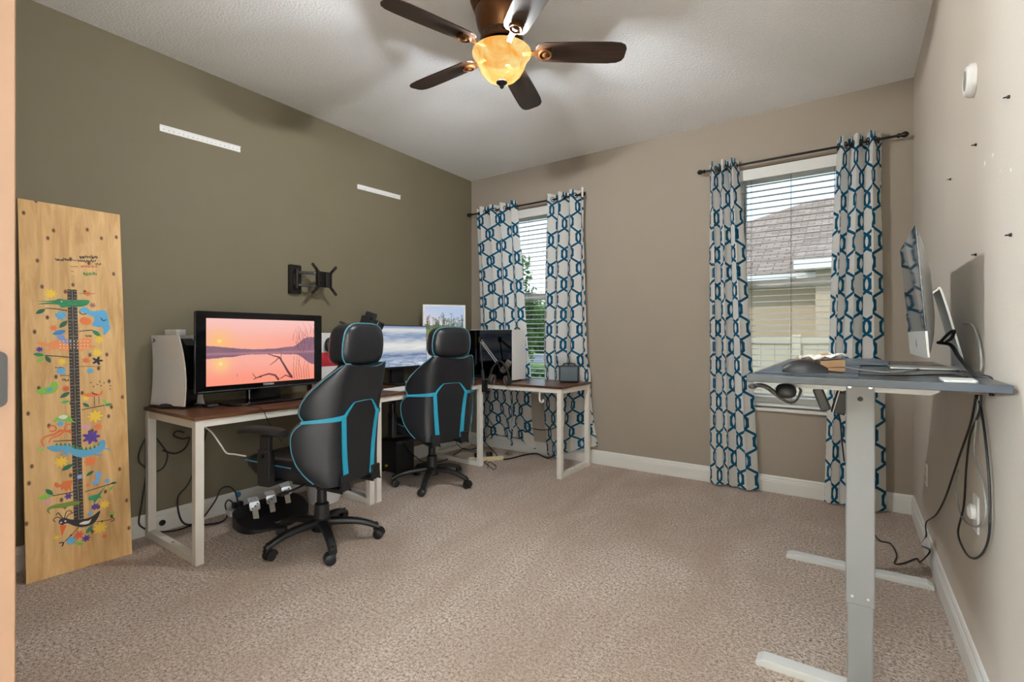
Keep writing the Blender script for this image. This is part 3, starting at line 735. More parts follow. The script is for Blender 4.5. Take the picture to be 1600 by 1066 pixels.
    # ---- armrests
    for s in (-1, 1):
        ar = P('armrest', MB().box((s*0.285-0.018, 0.045, 0.385), (s*0.285+0.018, 0.125, 0.56)).box((min(s*0.12, s*0.30), 0.05, 0.378), (max(s*0.12, s*0.30), 0.12, 0.398)).box((s*0.285-0.014, 0.054, 0.55), (s*0.285+0.014, 0.116, 0.630)), M_black, bevel=0.006)
        pg = MB(); rows = []
        for t in np.linspace(0, 1, 12):
            y = -0.03+0.28*t; wv = 0.046*(1-abs(2*t-1)**6*0.35); z = 0.655+0.006*math.sin(PI*t)-0.016*max(0, abs(2*t-1)-0.6)
            rows.append([Vector((s*0.285+wv*math.copysign(abs(math.cos(a))**0.6, math.cos(a)), y, z+0.016*math.copysign(abs(math.sin(a))**0.7, math.sin(a))-0.006)) for a in [2*PI*k/16 for k in range(16)]])
        pg.grid(rows, True); pg.f.append(tuple(range(15, -1, -1))); pg.f.append(tuple(11*16+k for k in range(16)))
        P('armrest_pad', pg, M_rubber, ar, smooth=60)
        P('button', MB().cyl((s*0.303, 0.085, 0.53), (s*0.307, 0.085, 0.53), 0.009, n=12), M_blackgloss, ar)
    # ---- gas lift and star base
    P('gas_lift', MB().lathe([(0.024, 0.320), (0.026, 0.225), (0.037, 0.215), (0.041, 0.10)], (0, 0, 0), 24), M_black, smooth=40)
    star = P('star_base', MB().lathe([(0.050, 0.075), (0.054, 0.10), (0.046, 0.135), (0.040, 0.14)], (0, 0, 0), 24), M_black, smooth=40)
    for k in range(5):
        a = 2*PI*k/5
        Ra = Matrix.Rotation(a, 4, 'Z')
        g = MB(); rows = []
        for t in np.linspace(0, 1, 12):
            r_ = 0.035+0.262*t; wv = 0.026-0.006*t; zt = 0.136-0.010*t-0.050*t**3; hh_ = 0.038-0.010*t
            rows.append([Ra @ Vector((r_, wv*math.copysign(abs(math.cos(q))**0.6, math.cos(q)), zt-hh_/2+hh_/2*math.copysign(abs(math.sin(q))**0.6, math.sin(q)))) for q in [2*PI*j/14 for j in range(14)]])
        g.grid(rows, True); g.f.append(tuple(range(13, -1, -1))); g.f.append(tuple(11*14+j for j in range(14)))
        arm = P('base_arm', g, M_black, star, smooth=60)
        th = a+0.8+k*1.3; Cc = Ra @ Vector((0.285, 0, 0)); Rw = Matrix.Translation((Cc.x, Cc.y, 0)) @ Matrix.Rotation(th, 4, 'Z')
        w_ = MB()
        for s in (-1, 1):
            w_.lathe([(0.020, 0.0), (0.0265, 0.003), (0.0265, 0.014), (0.018, 0.018)], n=18, M=Rw @ Matrix.Translation((0.012, s*0.006, 0.0265)) @ Matrix.Rotation(-s*PI/2, 4, 'X'))
        w_.box((-0.014, -0.010, 0.022), (0.018, 0.010, 0.060), Rw); w_.cyl((Cc.x, Cc.y, 0.055), (Cc.x, Cc.y, 0.09), 0.0075, n=10)
        hood = []
        for t in np.linspace(-0.2, PI*0.75, 9):
            hood.append([Rw @ Vector((0.012+rr_*math.cos(t), yy, 0.0265+rr_*math.sin(t))) for rr_, yy in ((0.030, -0.025), (0.030, 0.025), (0.0275, 0.025), (0.0275, -0.025))])
        w_.grid(hood, True)
        P('caster', w_, M_black, star, smooth=35)
    return c
ch1 = mk_chair('gaming_chair', 'black and teal gaming chair in front of the sunset television', 'gaming chairs')
ch2 = copy_tree(ch1); ch2['label'] = 'black and teal gaming chair farther back, beside the boom microphone'
ch1.location = (-2.347, 1.580, 0); ch1.rotation_euler = (0, 0, math.radians(90+13))
ch2.location = (-2.600, 2.690, 0); ch2.rotation_euler = (0, 0, math.radians(90-16))
# turn each star base on its own so the casters stand where they do in the picture
for c_, ang in ((ch1, 0), (ch2, 0)):
    for ch in c_.children:
        if ch.name.startswith('star_base'): ch.rotation_euler = (0, 0, math.radians(17.0 if c_ is ch1 else 12.0))

# ================================================================== FLAT PICTURES (screens)
def picture(name, W, H, nx, ny, fn, M, parent, mat=None):
    """screen picture: a grid in the local XY plane of M with one colour per vertex"""
    xs = np.linspace(0, 1, nx); ys = np.linspace(0, 1, ny); U, V = np.meshgrid(xs, ys)
    rgb = np.clip(fn(U, V), 0, 1); rgb = np.where(rgb <= 0.04045, rgb/12.92, ((rgb+0.055)/1.055)**2.4)
    P = np.stack([(U-0.5)*W, (V-0.5)*H, np.zeros_like(U)], -1).reshape(-1, 3)
    idx = np.arange(nx*ny).reshape(ny, nx); f = np.stack([idx[:-1, :-1], idx[:-1, 1:], idx[1:, 1:], idx[1:, :-1]], -1).reshape(-1, 4)
    me = bpy.data.meshes.new(name); me.from_pydata(P.tolist(), [], f.tolist()); me.transform(M)
    at = me.color_attributes.new('picture', 'FLOAT_COLOR', 'POINT'); at.data.foreach_set('color', np.concatenate([rgb.reshape(-1, 3), np.ones((nx*ny, 1))], 1).astype(np.float32).ravel())
    me.materials.append(mat or M_screen); o = bpy.data.objects.new(name, me); COL.objects.link(o); o.parent = parent; return o
def vnoise(U, V, seed, fx, fy, octv=4):
    r = np.random.default_rng(seed); out = np.zeros_like(U); amp = 1; tot = 0
    for k in range(octv):
        gx, gy = int(fx*2**k)+3, int(fy*2**k)+3; g = r.random((gy, gx)); x = U*fx*2**k; y = V*fy*2**k
        xi, yi = np.floor(x).astype(int), np.floor(y).astype(int); a = x-xi; c = y-yi; a = a*a*(3-2*a); c = c*c*(3-2*c)
        out += amp*((g[yi, xi]*(1-a)+g[yi, xi+1]*a)*(1-c)+(g[yi+1, xi]*(1-a)+g[yi+1, xi+1]*a)*c); tot += amp; amp *= 0.5
    return out/tot
def lerp3(a, c, t): return np.array(a)/255*(1-t[..., None])+np.array(c)/255*t[..., None]
def over(img, col, m): return img*(1-m[..., None])+np.array(col)/255*m[..., None]
def sm(x, a, c): t = np.clip((x-a)/(c-a), 0, 1); return t*t*(3-2*t)
def seg_mask(U, V, pts, w0, w1, asp):
    m = np.zeros_like(U); n = len(pts)-1
    for i in range(n):
        (x0, y0), (x1, y1) = pts[i], pts[i+1]; dx, dy = (x1-x0)*asp, y1-y0; L = dx*dx+dy*dy+1e-9
        t = np.clip((((U-x0)*asp)*dx+(V-y0)*dy)/L, 0, 1); d = np.hypot((U-x0)*asp-t*dx, V-y0-t*dy)
        wd = w0+(w1-w0)*(i+t)/n; m = np.maximum(m, 1-sm(d, wd*0.6, wd*1.3))
    return m
def sunset(U, V):
    asp = 1.72
    img = lerp3((255, 176, 150), (250, 196, 190), sm(V, 0.55, 1.0)); img = over(img, (255, 196, 120), 0.75*np.exp(-(((U-0.11)*asp)**2+(V-0.66)**2)/0.03))
    img = over(img, (250, 150, 150), 0.55*sm(U, 0.3, 1.0)*(1-sm(V, 0.55, 0.95)))
    img = over(img, (255, 226, 120), 1-sm(np.hypot((U-0.11)*asp, V-0.66), 0.022, 0.034))
    hill = 0.585-0.06*sm(U, 0.0, 0.35)+0.02*vnoise(U, V*0, 3, 9, 1)+0.03*sm(U, 0.55, 0.78)+0.16*sm(U, 0.76, 0.95)
    mir = 0.415+0.045*sm(U, 0.0, 0.45)-0.02*vnoise(U, V*0, 4, 9, 1)-0.02*sm(U, 0.6, 0.8)-0.18*sm(U, 0.80, 1.0)
    wat = lerp3((255, 152, 128), (252, 176, 160), sm(V, 0.0, 0.4)); wat = over(wat, (255, 214, 130), 0.7*np.exp(-(((U-0.12)*asp)**2/0.02+(V-0.32)**2/0.02)))
    wat = over(wat, (255, 232, 140), 1-sm(np.hypot((U-0.12)*asp, V-0.325), 0.018, 0.032))
    band = 0.47
    img = np.where((V < band)[..., None], wat, img)
    img = over(img, (128, 96, 118), ((V >= band) & (V < hill))*(0.80+0.2*vnoise(U, V, 5, 20, 10)))
    img = over(img, (118, 86, 112), ((V < band) & (V > mir))*0.85)
    img = over(img, (212, 150, 150), 0.5*np.exp(-((V-band)/0.018)**2))
    def br(p, a, c): 
        nonlocal img; img = over(img, (82, 48, 58), 0.9*seg_mask(U, V, p, a, c, asp))
    br([(0.40, 0.06), (0.46, 0.10), (0.54, 0.13), (0.60, 0.10), (0.63, 0.03)], 0.006, 0.018)
    br([(0.39, 0.15), (0.42, 0.08), (0.47, 0.09)], 0.004, 0.008)
    br([(0.53, 0.45), (0.58, 0.42), (0.64, 0.39), (0.68, 0.28), (0.72, 0.16), (0.76, 0.06)], 0.005, 0.022)
    br([(0.55, 0.27), (0.60, 0.33), (0.64, 0.39)], 0.004, 0.008); br([(0.66, 0.47), (0.655, 0.40), (0.66, 0.34)], 0.003, 0.007)
    br([(0.65, 0.04), (0.70, 0.09), (0.77, 0.04)], 0.006, 0.010)
    r = random.Random(5)
    for k in range(7): x = 0.78+0.026*k; br([(x+r.uniform(-.03, .03), 0.36+r.uniform(-.1, .1)), (x, 0.18), (x+0.012, 0.02)], 0.0018, 0.004)
    for k in range(16):
        x = r.uniform(0.80, 1.0); y = r.uniform(0.70, 0.98); q = [(x, y)]
        for j in range(3): x += r.uniform(-0.02, 0.035); y -= r.uniform(0.05, 0.12); q.append((x, y))
        br(q, 0.0012, 0.003)
    br([(0.255, 0.115), (0.258, 0.155)], 0.003, 0.003)
    return img
def waves(U, V):
    n = vnoise(U, V, 11, 6, 26, 5); n2 = vnoise(U, V, 12, 9, 60, 4)
    img = lerp3((168, 178, 196), (128, 148, 180), sm(n, 0.3, 0.7)); foam = np.exp(-((V-0.90-0.03*(n-0.5))/0.07)**2)*0.8+np.exp(-((V-0.50+0.10*(n-0.5))/0.15)**2)+0.3*np.exp(-((V-0.12)/0.12)**2)*(n2 > 0.5)
    img = over(img, (245, 240, 228), np.clip(foam*(0.75+0.6*(n-0.4)), 0, 1)); img = over(img, (86, 108, 150), 0.8*np.exp(-((V-0.27+0.05*(n-0.5))/0.06)**2)*sm(n2, 0.3, 0.6))
    img = over(img, (112, 132, 172), 0.75*sm(V, 0.93, 0.99)); img = over(img, (120, 140, 180), 0.55*(1-sm(V, 0.10, 0.30))*sm(n2, 0.35, 0.6))
    return over(img, (240, 240, 240), 0.8*(n2 > 0.62)*(1-sm(V, 0.05, 0.25)))
def marsh(U, V):
    asp = 0.6; img = lerp3((236, 208, 208), (176, 194, 222), sm(V+0.25*U, 0.55, 1.1)); n = vnoise(U, V, 21, 20, 30, 4); n2 = vnoise(U, V, 22, 50, 80, 2)
    top = 0.66+0.08*vnoise(U, V*0, 23, 14, 1, 5)-0.03*U
    img = over(img, (78, 104, 62), (V < top)*(0.7+0.3*n)); r = random.Random(9)
    for k in range(60):
        x = r.uniform(0.05, 0.98); y = r.uniform(0.68, 0.86) if k > 4 else r.uniform(0.80, 0.92); img = over(img, (70, 84, 58), 0.9*seg_mask(U, V, [(x, y), (x+r.uniform(-.02, .02), 0.62)], 0.002, 0.005, asp))
        for q in range(5): img = over(img, (82, 100, 66), 0.75*(1-sm(np.hypot((U-x-r.uniform(-.03, .03))*asp, V-y+r.uniform(-.005, .05)), 0.003, 0.010)))
    img = over(img, (150, 160, 76), 0.5*(V < 0.60)*(n > 0.5)); img = over(img, (196, 140, 70), (1-sm(np.abs(V-0.40), 0.06, 0.12))*0.8*(0.6+0.6*n)); img = over(img, (104, 66, 34), 0.8*np.exp(-((V-0.31)/0.03)**2))
    wt = lerp3((206, 196, 204), (168, 184, 206), sm(n, 0.3, 0.7)); w_ = 1-sm(V, 0.25, 0.30); return img*(1-w_[..., None])+wt*w_[..., None]

# ================================================================== TELEVISION AND CONSOLE
TX = -2.905
ty0, ty1 = PX(305, 550, TX).y, PX(502, 550, TX).y; tz1 = 1.258; tz0 = 0.803
sy0, sy1 = PX(321.6, 550, TX).y, PX(491.5, 550, TX).y; sz1 = PX(321.6, 497, TX).z; sz0 = PX(321.6, 604.6, TX).z
tv = thing('television', 'black flat television showing a pink sunset lake', 'television', (TX-0.03, (ty0+ty1)/2, DT))
Mtv = frame((TX, (ty0+ty1)/2, (tz0+tz1)/2), (0, 1, 0), (0, 0, 1))
cyy, czz = (sy0+sy1)/2-(ty0+ty1)/2, (sz0+sz1)/2-(tz0+tz1)/2
hole = [(cyy-(sy1-sy0)/2, czz-(sz1-sz0)/2), (cyy+(sy1-sy0)/2, czz-(sz1-sz0)/2), (cyy+(sy1-sy0)/2, czz+(sz1-sz0)/2), (cyy-(sy1-sy0)/2, czz+(sz1-sz0)/2)]
part('bezel', MB().prism(rrect(ty1-ty0, tz1-tz0, 0.008), 0.022, Mtv @ Matrix.Translation((0, 0, -0.018)), [hole]), M_blackgloss, tv, bevel=0.002)
part('rear_shell', MB().box((TX-0.075, ty0+0.02, tz0+0.03), (TX-0.0185, ty1-0.02, tz1-0.02)), M_black, tv, bevel=0.02)
inv = Matrix.Translation(tv.location).inverted()
picture('screen', sy1-sy0, sz1-sz0, 300, 172, sunset, inv @ frame((TX-0.006, (sy0+sy1)/2, (sz0+sz1)/2), (0, 1, 0), (0, 0, 1)), tv)['label'] = 'pink sunset lake picture with bare branches'
part('trim_bar', MB().box((TX+0.0035, ty0+0.01, tz0+0.006), (TX+0.0065, ty1-0.01, tz0+0.013)), plain('grey_trim', (96, 98, 104), 0.25, 0.6), tv)
text_mesh('brand_lettering', 'TOSHIBA', 0.0165, inv @ frame((TX+0.0045, (ty0+ty1)/2+0.02, (tz0+sz0)/2+0.008), (0, 1, 0), (0, 0, 1)), M_white, tv)
part('stand_neck', MB().box((TX-0.05, (ty0+ty1)/2-0.09, DT+0.012), (TX-0.012, (ty0+ty1)/2+0.11, tz0+0.04)), M_blackgloss, tv, bevel=0.006)
part('stand_base', MB().prism([(0.135*math.copysign(abs(math.sin(t))**0.7, math.sin(t)), 0.25*math.copysign(abs(math.cos(t))**0.7, math.cos(t))) for t in [2*PI*k/40 for k in range(40)]], 0.014, Matrix.Translation((TX-0.01, (ty0+ty1)/2+0.01, DT))), M_blackgloss, tv, bevel=0.004)

gc = thing('game_console', 'tall white game console with black centre standing on the desk', 'game console', (-3.108, 1.172, DT), math.radians(18))
# local: x = front-back (front +x), y across (near side -y), z up
def shell(s):
    prof = []; n = 9; rows = []
    for k in range(n):
        t = k/(n-1); z = 0.012+0.388*t; flare = 0.006+0.022*(2*t-1)**2+0.010*t
        x0, x1 = -0.128+0.012*t, 0.138-0.030*t+0.030*(1-t)*0+0.012*math.sin(PI*t)*0
        rows.append([Vector((x0, s*(0.034+0.5*flare), z)), Vector((x1, s*(0.034+flare), z)), Vector((x1+0.002, s*(0.030+flare), z)), Vector((x0, s*(0.030+0.5*flare), z))])
    g = MB(); g.grid(rows, True); g.f.append((0, 1, 2, 3)); g.f.append(tuple((n-1)*4+k for k in (3, 2, 1, 0))); return g
sp = part('side_panel', shell(-1), M_white, gc, local=True, smooth=40, bevel=0.001); part('side_panel', shell(1), M_white, gc, local=True, smooth=40, bevel=0.001)
part('core', MB().prism([(-0.12, 0.02), (0.118, 0.02), (0.126, 0.10), (0.124, 0.25), (0.112, 0.345), (0.085, 0.382), (-0.11, 0.385)], 0.064, Matrix.Translation((0, 0.032, 0)) @ Matrix.Rotation(PI/2, 4, 'X')), M_blackgloss, gc, local=True, bevel=0.004)
part('stand', MB().lathe([(0.085, 0), (0.088, 0.006), (0.07, 0.018), (0.05, 0.024)], (0.0, 0, 0), 32), M_black, gc, local=True, smooth=40)
mk = MB(); Ml = frame((-0.095, -0.0525, 0.372), (1, 0, 0.0), (0, -0.02, 1))
mk.prism([(-0.003, -0.008), (0.0, -0.009), (0.0, 0.008), (0.006, 0.006), (0.009, 0.002), (0.006, -0.001), (0.003, 0.0), (0.003, 0.004), (0.001, 0.004), (0.001, 0.010), (-0.003, 0.012)], 0.0015, Ml)
mk.prism([(-0.012, -0.010), (-0.003, -0.006), (-0.003, -0.010), (-0.010, -0.0135)], 0.0015, Ml); mk.prism([(0.001, -0.006), (0.012, -0.002), (0.012, -0.006), (0.001, -0.010)], 0.0015, Ml)
part('emblem', mk, plain('emblem_grey', (70, 74, 84), 0.5), sp, local=True)
wb = thing('wall_adapter', 'small white box perched on top of the white game console', 'adapter', (-3.11, 1.170, DT+0.3975), math.radians(18))
part('adapter_body', MB().box((-0.045, -0.028, 0), (0.045, 0.028, 0.034)), M_white, wb, local=True, bevel=0.003)
part('status_light', MB().cyl((0.01, -0.028, 0.024), (0.01, -0.0288, 0.024), 0.002, n=8), M_black, wb, local=True)
mp = thing('desk_puck', 'small black puck lying between console and television', 'gadget', PZ(329, 636, DT))
part('puck_body', MB().box((-0.035, -0.03, 0), (0.035, 0.03, 0.016)), M_black, mp, local=True, bevel=0.006); part('indicator', MB().cyl((0.02, -0.0, 0.0158), (0.02, 0.0, 0.0164), 0.003, n=8), M_white, mp, local=True)

# ================================================================== TV WALL BRACKET AND PERFORATED STRIPS
tm = thing('tv_wall_mount', 'black empty television bracket on the olive wall', 'wall mount', (XL, 1.96, 1.52))
part('wall_plate', MB().prism(rrect(0.085, 0.205, 0.006), 0.03, frame((XL+0.0005, 1.962, 1.524), (0, 1, 0), (0, 0, 1)), [rrect(0.03, 0.08, 0.006)]), M_darkmetal, tm, bevel=0.003)
a0, a1 = Vector((XL+0.055, 1.955, 0)), Vector((XL+0.115, 2.075, 0))
for z in (1.572, 1.482):
    dv = (a1-a0).normalized(); part('arm', MB().cbox((0, 0, 0), ((a1-a0).length+0.02, 0.016, 0.020), Matrix.Translation(((a0+a1)/2+Vector((0, 0, z)))) @ Matrix.Rotation(math.atan2(dv.y, dv.x), 4, 'Z')), M_darkmetal, tm, bevel=0.003)
part('pivot', MB().cyl((a0.x, a0.y, 1.46), (a0.x, a0.y, 1.595), 0.013), M_darkmetal, tm, smooth=40); part('pivot', MB().cyl((a1.x, a1.y, 1.465), (a1.x, a1.y, 1.59), 0.012), M_darkmetal, tm, smooth=40)
Mm = frame((XL+0.125, 2.125, 1.530), (-0.12, 1, 0.0), (0, 0, 1))
fp = part('mount_plate', MB().prism(rrect(0.125, 0.112, 0.010), 0.010, Mm, [rrect(0.008, 0.022, 0.003, cx=-0.045, cy=0.028), rrect(0.008, 0.022, 0.003, cx=-0.045, cy=-0.028), rrect(0.007, 0.024, 0.003, cx=0.048)]), M_darkmetal, tm, bevel=0.002)
for sx_, sy_ in ((1, 1), (1, -1), (-1, 1), (-1, -1)):
    Ma = Mm @ Matrix.Translation((sx_*0.045, sy_*0.042, 0.001)) @ Matrix.Rotation(math.atan2(sy_, sx_), 4, 'Z')
    part('mount_arm', MB().prism(rrect(0.098, 0.021, 0.009, cx=0.043), 0.005, Ma, [circle(0.060, 0, 0.0048), circle(0.080, 0, 0.0048)]), M_darkmetal, tm)
part('cable_cover', MB().cbox((0, 0, 0.018), (0.030, 0.112, 0.018), Mm @ Matrix.Translation((0.012, 0, 0))), M_black, tm, bevel=0.004)
def strip(p0, p1, lab):
    p0, p1 = Vector(p0), Vector(p1); L = (p1-p0).length; s = thing('perforated_strip', lab, 'wall strip', (p0+p1)/2, 0, 'perforated white wall strips')
    M = frame((p0+p1)/2, p1-p0, (0, 0, 1)); hol = [circle(-L/2+0.02+k*(L-0.04)/16, -0.004, 0.0032, 8) for k in range(17)]
    part('strip_plate', MB().prism(rrect(L, 0.036, 0.002, 2), 0.004, M, hol), M_white, s); part('strip_lip', MB().cbox((0, 0.0155, 0.007), (L, 0.005, 0.008), M), M_white, s)
    for k in (2, 14): part('screw', MB().lathe([(0.0045, 0), (0.004, 0.002), (0.001, 0.0025)], n=10, M=M @ Matrix.Translation((hol[k][0][0]-0.0032, -0.004, 0.004))), M_chrome, s, smooth=40)
q0, q1 = PX(249, 199.5, XL), PX(375, 234, XL); strip((XL+0.0005, q0.y, q0.z), (XL+0.0005, q1.y, q1.z), 'white perforated metal strip high above the pine board side')
q0, q1 = PX(558, 291.5, XL), PX(625, 309, XL); strip((XL+0.0005, q0.y, q0.z), (XL+0.0005, q1.y, q1.z), 'white perforated metal strip above the wave-picture monitor')

# ================================================================== PINE GROWTH CHART BOARD
B0, B1, T1 = Vector((-3.045, 0.556, 0)), Vector((-3.032, 0.946, 0)), Vector((-3.231, 0.944, 1.775))
Mb = frame(B0, B1-B0, T1-B1); BW, BL = (B1-B0).length, (T1-B1).length; Mbi = Mb.inverted(); Nb = Vector((Mb[0][2], Mb[1][2], Mb[2][2]))
gb = thing('growth_chart_board', 'tall knotty pine board with painted animals and a ruler, leaning', 'board', B0)
part('pine_plank', MB().prism([(0, 0.0), (BW, 0.0), (BW, BL), (0, BL)], 0.018, Mb @ Matrix.Translation((0, 0, -0.018))), M_pine, gb, bevel=0.0015)
def bp(u, v): p = Mbi @ PP(u, v, B0, Nb); return (p.x, p.y)
C1 = lambda x, y: bp(20+x*0.2064, 300+y*0.2064)
C2 = lambda x, y: bp(20+x*0.2064, 440+y*0.2064)
C3 = lambda x, y: bp(20+x*0.2628, 640+y*0.2628)
PAINT = {}
def paint(rgb):
    k = 'paint_%d_%d_%d' % rgb
    return plain(k, rgb, 0.55, amount=0.05)
def sticker(name, polys, rgb, lift=0):
    g = MB()
    for p in polys: g.prism(p, 0.0004, Mb @ Matrix.Translation((0, 0, 0.0002+0.0004*lift)))
    return part(name, g, paint(rgb), gb)
def smooth2(pts, sub=4): return [(p.x, p.y) for p in catmull([Vector((x, y, 0)) for x, y in pts], sub, True)]
def stroke(pts, w, w1=None, sub=4):
    P = catmull([Vector((x, y, 0)) for x, y in pts], sub) if len(pts) > 2 else [Vector((x, y, 0)) for x, y in pts]; w1 = w if w1 is None else w1; L = []; R = []
    for i, p in enumerate(P):
        t = P[min(i+1, len(P)-1)]-P[max(i-1, 0)]; t = t.normalized() if t.length > 0 else Vector((1, 0, 0)); nn = Vector((-t.y, t.x, 0))*(w+(w1-w)*i/(len(P)-1))/2
        L.append(((p+nn).x, (p+nn).y)); R.append(((p-nn).x, (p-nn).y))
    return L+R[::-1]
def leaf(p, q, wd=0.35):
    a, c = Vector(p), Vector(q); d = c-a; n = Vector((-d.y, d.x))*wd
    up = [a+d*t+n*math.sin(PI*t)**0.9*0.62 for t in (0, .15, .3, .5, .7, .85, 1)]; dn = [a+d*t-n*math.sin(PI*t)**0.9*0.62 for t in (.85, .7, .5, .3, .15)]
    return [(v.x, v.y) for v in up+dn]
def flower(c, r, k=6, deep=0.45, ph=0.0): return [(c[0]+r*(1-deep*(0.5-0.5*math.cos(k*a)))*math.cos(a+ph), c[1]+r*(1-deep*(0.5-0.5*math.cos(k*a)))*math.sin(a+ph)) for a in [2*PI*i/48 for i in range(48)]]
GREEN, LGREEN, DGREEN, BLUE, ORANGE, YELLOW, PURPLE, BLACK, BROWN, PINK = (30, 132, 84), (134, 192, 76), (18, 100, 70), (92, 176, 226), (232, 124, 64), (244, 208, 70), (82, 52, 150), (28, 24, 26), (58, 36, 26), (226, 160, 200)
rp = [C2(412, 60), C2(482, 60), (C3(410, 655)[0]+0.004, C3(430, 655)[1]), C3(380, 655)]
x0r, x1r = C2(412, 60)[0], C2(484, 60)[0]; yb_, yt_ = C3(410, 660)[1], C2(440, 60)[1]
sticker('ruler', [[(x0r, yb_), (x1r, yb_), (x1r, yt_), (x0r, yt_)]], (46, 40, 36), 1)
n_tick = 70; tk = []
for k in range(n_tick):
    y = yb_+(yt_-yb_)*(k+0.5)/n_tick; L = (x1r-x0r)*(0.30 if k % 5 else 0.42)
    tk.append([(x0r+0.001, y-0.0011), (x0r+L, y-0.0011), (x0r+L, y+0.0011), (x0r+0.001, y+0.0011)]); tk.append([(x1r-L, y-0.0011), (x1r-0.001, y-0.0011), (x1r-0.001, y+0.0011), (x1r-L, y+0.0011)])
sticker('ruler_ticks', tk, (176, 160, 140), 2)
sticker('ruler_line', [[((x0r+x1r)/2-0.001, yb_), ((x0r+x1r)/2+0.001, yb_), ((x0r+x1r)/2+0.001, yt_), ((x0r+x1r)/2-0.001, yt_)]], (150, 138, 120), 2)
# branches
for f_, pts in ((C2, [(245, 202), (330, 208), (412, 222)]), (C2, [(498, 378), (550, 372), (602, 368)]), (C2, [(245, 560), (340, 566), (430, 574)]), (C2, [(522, 972), (600, 955), (692, 938)]), (C3, [(240, 190), (300, 186), (360, 184)]), (C3, [(232, 514), (300, 502), (372, 488)]), (C3, [(428, 490), (500, 468), (600, 438)])):
    sticker('painted_branch', [stroke([f_(*p) for p in pts], 0.0035, 0.0045)], BROWN, 1)
# leaves
for f_, p, q, c in ((C2, (172, 245), (246, 208), DGREEN), (C2, (352, 352), (412, 296), DGREEN), (C2, (600, 368), (664, 414), GREEN), (C2, (152, 548), (240, 560), GREEN), (C2, (246, 562), (286, 616), DGREEN), (C2, (180, 612), (240, 568), LGREEN), (C2, (356, 882), (432, 836), DGREEN), (C2, (528, 920), (580, 950), DGREEN), (C2, (694, 938), (754, 926), GREEN), (C2, (680, 890), (710, 926), LGREEN), (C2, (362, 920), (432, 905), (92, 180, 92)),
                    (C3, (290, 364), (358, 324), DGREEN), (C3, (436, 396), (482, 364), DGREEN), (C3, (194, 474), (240, 508), DGREEN), (C3, (146, 528), (232, 510), LGREEN), (C3, (580, 440), (620, 434), DGREEN), (C3, (568, 486), (598, 452), LGREEN), (C3, (434, 740), (474, 688), GREEN), (C3, (370, 794), (424, 800), LGREEN), (C3, (144, 236), (192, 240), (166, 206, 90)), (C3, (404, 98), (470, 108), PINK), (C3, (184, 566), (232, 532), PINK), (C2, (298, 400), (404, 372), (56, 140, 206))):
    sticker('painted_leaf', [leaf(f_(*p), f_(*q))], c, 1)
# flowers and suns
def rad(f_, c, px_): a = f_(*c); d = f_(c[0], c[1]+px_); return abs(a[1]-d[1])
for f_, c, r_, k, col in ((C2, (285, 92), 40, 9, YELLOW), (C2, (365, 258), 38, 9, BLUE), (C2, (308, 352), 24, 6, ORANGE), (C2, (655, 440), 32, 8, YELLOW), (C2, (640, 538), 34, 9, YELLOW), (C2, (374, 606), 28, 8, YELLOW), (C2, (366, 678), 32, 8, BLUE), (C2, (586, 676), 24, 7, BLUE), (C2, (556, 598), 26, 7, ORANGE), (C2, (402, 812), 26, 8, (214, 106, 60)), (C2, (202, 514), 22, 7, PURPLE), (C2, (626, 1020), 44, 8, YELLOW), (C2, (566, 92), 22, 7, ORANGE), (C2, (604, 180), 20, 6, (168, 108, 90)), (C2, (552, 884), 22, 6, YELLOW),
                         (C3, (466, 164), 44, 7, PURPLE), (C3, (506, 104), 22, 7, ORANGE), (C3, (490, 40), 38, 8, YELLOW), (C3, (288, 312), 34, 8, YELLOW), (C3, (460, 308), 32, 8, ORANGE), (C3, (330, 516), 20, 6, PURPLE), (C3, (490, 578), 22, 7, PURPLE), (C3, (548, 564), 26, 8, YELLOW), (C3, (518, 704), 36, 8, YELLOW), (C3, (392, 746), 26, 7, (222, 92, 52)), (C3, (436, 766), 22, 7, PURPLE), (C3, (346, 780), 26, 7, BLUE), (C3, (546, 752), 16, 6, ORANGE), (C3, (398, 400), 16, 6, (150, 184, 232)), (C3, (284, 84), 18, 6, BLUE), (C3, (560, 424), 16, 6, BLUE), (C3, (446, 450), 12, 6, ORANGE), (C3, (262, 760), 16, 6, YELLOW), (C3, (460, 616), 14, 6, BLUE), (C3, (590, 616), 14, 5, LGREEN)):
    sticker('painted_flower', [flower(f_(*c), rad(f_, c, r_), k)], col, 1 if f_ is C2 else 3)
# animals
sticker('painted_crocodile', [smooth2([C2(*p) for p in ((184, 148), (260, 148), (320, 142), (350, 130), (400, 138), (480, 140), (580, 142), (560, 180), (500, 192), (430, 188), (370, 200), (345, 176), (260, 172), (186, 172), (260, 160), (320, 160))], 2)], GREEN, 2)
sticker('painted_elephant', [smooth2([C2(*p) for p in ((500, 215), (550, 195), (600, 225), (700, 222), (730, 320), (735, 360), (700, 400), (685, 400), (680, 350), (640, 345), (600, 330), (620, 280), (570, 250), (530, 235))]), ], BLUE, 2)
sticker('painted_closed_eyes', [stroke([C2(*p) for p in ((502, 228), (520, 248), (558, 244))], 0.004), stroke([C2(*p) for p in ((666, 276), (684, 298), (708, 288))], 0.004)], BLACK, 4)
sticker('painted_orange_bird', [smooth2([C2(*p) for p in ((504, 290), (530, 270), (570, 278), (596, 300), (580, 325), (540, 328), (512, 312))])], ORANGE, 2)
sticker('painted_giraffe', [smooth2([C2(*p) for p in ((182, 462), (210, 452), (260, 470), (330, 440), (400, 430), (470, 455), (560, 420), (598, 440), (590, 480), (630, 490), (600, 505), (540, 510), (520, 530), (440, 515), (420, 540), (390, 510), (360, 535), (350, 510), (310, 515), (240, 535), (280, 500), (220, 488))], 2)], (238, 150, 92), 0)
